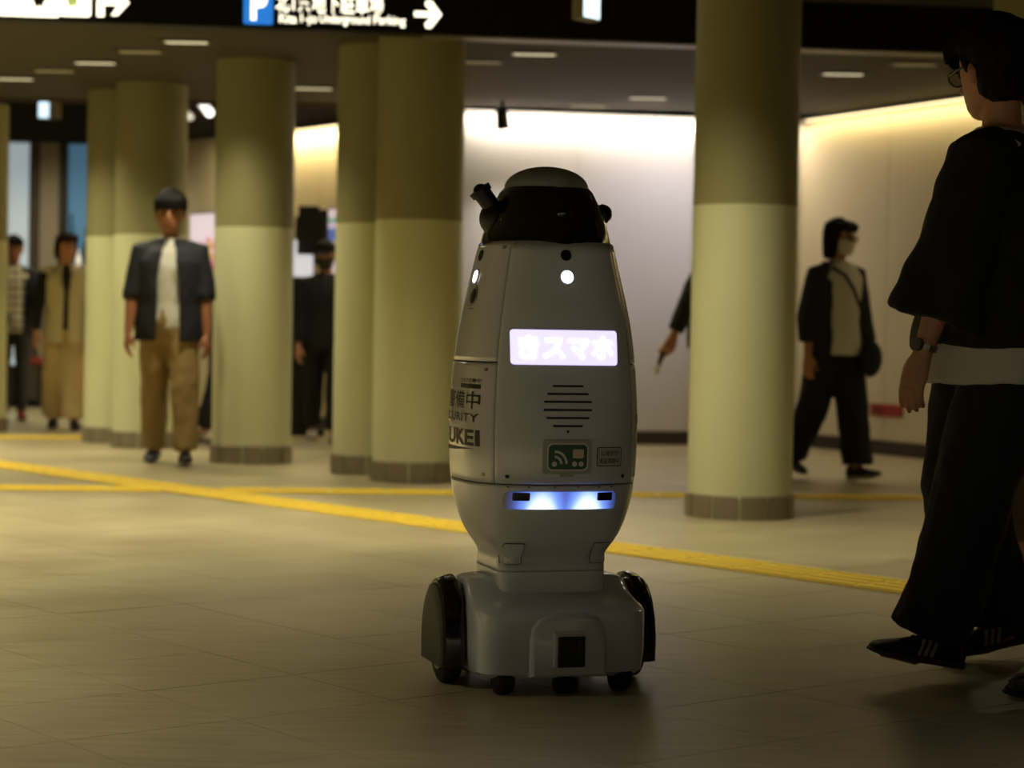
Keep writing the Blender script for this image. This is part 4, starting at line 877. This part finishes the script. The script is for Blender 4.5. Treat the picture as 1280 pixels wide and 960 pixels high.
# woman by the angled wall
wp = person('woman with black hair and mask in a dark jacket, white tee and wide black trousers', feet(1040, 600), 38, 1.56,
       dict(lt=12, lk=4, lf=8, rt=-14, rk=16, rf=-16, la=4, lab=10, le=10, ra=-6, rab=10, re=10, hyaw=16, hpitch=4),
       dict(trousers=(BLC, .108, .105, .10, .93), shoes=(CHA, SHW), hair='bob', drop=-.14, mask=MASK, glasses=True,
            tops=[dict(name='tee_shirt', m=WHT, hem=.48, inflate=.018, frac=.12, r=(.055, .05, .045)), dict(name='jacket', m=NAV, rows=JACK(.43, .205, .155), frac=.85, r=(.078, .074, .066), gap=lambda z: 44, inflate=.006)]), .010)
U_, H_ = wp['U'], wp['H']
bm = bmesh.new(); tube(bm, [U_((-.12, -.075, .815 * H_)), U_((-.085, -.15, .785 * H_)), U_((-.05, -.19, .73 * H_)), U_((.05, -.185, .62 * H_)), U_((.12, -.18, .53 * H_))], [(.006, .014)] * 5, 10, ref=(0, -1, 0))
bag = empty('shoulder_bag', wp['root'].location, wp['root'].rotation_euler.z, 'dark shoulder bag hanging from the woman in the white tee', 'bag'); obj('strap', bm, BLC, bag)
bm = bmesh.new(); ball(bm, U_((.13, -.17, .47 * H_)), (.085, .05, .11), 20); obj('pouch', bm, BLC, bag, True)

# ---- man in the black shirt, close by
mp_ = gnd(1244, 838)
mn = person('man seen from behind in a loose black shirt over a pale tee, wide dark trousers', (mp_.x, mp_.y), -80, 1.69,
       dict(lt=16, lk=3, lf=10, rt=7, rk=26, rf=-12, rs=6, ls=0, la=9, lab=17, le=8, ra=8, rab=8, re=12, twist=-42, hyaw=-26, hpitch=10, lean=2, lroll=15, lcurl=20, stance=.10),
       dict(trousers=(NAV, .116, .108, .098, .985, -.06), shoes=(SHB, SOLE), fringe=.62, vol=1.3, hw=1.1, lowz=.08, hs=1.04, glasses=True, logo=True, bvox=.005,
            tops=[dict(name='tee_shirt', m=WHT, rows=[(.447, .245, .228), (.5, .245, .225), (.55, .225, .20), (.60, .18, .14), (.66, .16, .118), (.74, .175, .126), (.785, .176, .112), (.815, .135, .092), (.835, .085, .074), (.845, .072, .07)], frac=.2),
                  dict(name='loose_shirt', m=BLC, rows=[(.505, .268, .24), (.53, .266, .238), (.60, .252, .215), (.68, .235, .19), (.755, .205, .158), (.79, .168, .125), (.815, .122, .095), (.838, .085, .078)], frac=.84, r=(.088, .108, .128), wr=.012)]), .008)
U_, H_ = mn['U'], mn['H']; sh, el, wr, s, d, fwd, med, kn = mn['ARM']['l']
bm = bmesh.new(); tube(bm, [wr - d * .022, wr - d * .006], [.033, .032], 24, ref=fwd, round_ends=False); wt = obj('wristwatch', bm, mat('watch_metal', (120, 112, 100), .3, .8), None); wt.location = mn['root'].location; wt.rotation_euler.z = mn['root'].rotation_euler.z
tag(wt, 'metal wristwatch on the wrist of the man in the black shirt', 'watch')
bm = bmesh.new(); cyl(bm, wr - d * .014 - med * .030, wr - d * .014 - med * .042, .018, n=24); obj('watch_case', bm, MATS['watch_metal'], wt)
# sling bag on the back
bg = empty('sling_bag', mn['root'].location, mn['root'].rotation_euler.z, 'black sling bag worn on the back of the man in the black shirt', 'bag')
BAGM = mat('bag_black', (5, 5, 6), .8); bm = bmesh.new()
loft(bm, [[U_(Vector((x * k - .03, .22 + yy, zc_ + z * k))) for x, z in [(.15 * cos(a) * (1 if abs(cos(a)) < .8 else .95), .21 * sin(a)) for a in [2 * pi * i / 24 for i in range(24)]]] for yy, k, zc_ in ((-.03, .92, 1.08), (.0, 1, 1.08), (.05, .98, 1.08), (.075, .86, 1.08))])
obj('pouch', bm, BAGM, bg, True, angle=50)
bm = bmesh.new(); tube(bm, [U_((.11, -.10, 1.335)), U_((.108, 0, 1.378)), U_((.10, .10, 1.355)), U_((.07, .185, 1.27)), U_((.03, .245, 1.17))], [(.010, .024)] * 5, 10, ref=(0, 0, 1)); obj('strap', bm, BAGM, bg)
# people beyond and beside him
person('person in brown wide trousers and beige shoes behind the man in the black shirt', feet(1264, 718), -80, 1.50,
       dict(lt=4, lk=4, rt=-4, rk=6), dict(trousers=(BRO, .11, .11, .11, .80), shoes=(mat('shoe_beige', (170, 142, 96), .6), SOLE), tops=[dict(name='sweater', m=BRO, hem=.47, frac=.95)]), .012)
person('passer-by in dark trousers and dark shoes stepping in at the frame edge', feet(1466, 882), -90, 1.70,
       dict(lt=19, lk=3, lf=2, rt=15, rk=4, rf=4, la=-4, lab=3, ra=4), dict(trousers=(NAV, .092, .075, .065, .97), shoes=(SHB, SOLED), tops=[dict(name='jacket', m=BLC, hem=.46, frac=.95)]), .012)
# ------------------------------------------------------------------ bake modifiers, fold the cloth
dg = bpy.context.evaluated_depsgraph_get()
res = [(o, bpy.data.meshes.new_from_object(o.evaluated_get(dg)), wr, wf) for o, wr, wf in BAKE]
for o, me, wr, wf in res:
    old = o.data; nm = old.name; o.modifiers.clear(); o.data = me; me.name = nm
    if wr:
        n_ = len(me.vertices); co = [0.0] * 3 * n_; me.vertices.foreach_get('co', co); no = [0.0] * 3 * n_; me.vertex_normals.foreach_get('vector', no)
        for i in range(0, 3 * n_, 3):
            q = Vector((co[i] * wf, co[i + 1] * wf, co[i + 2] * wf * .6)); d_ = wr * (noise.noise(q) + .5 * noise.noise(q * 2.3))
            co[i] += no[i] * d_; co[i + 1] += no[i + 1] * d_; co[i + 2] += no[i + 2] * d_
        me.vertices.foreach_set('co', co); me.update()
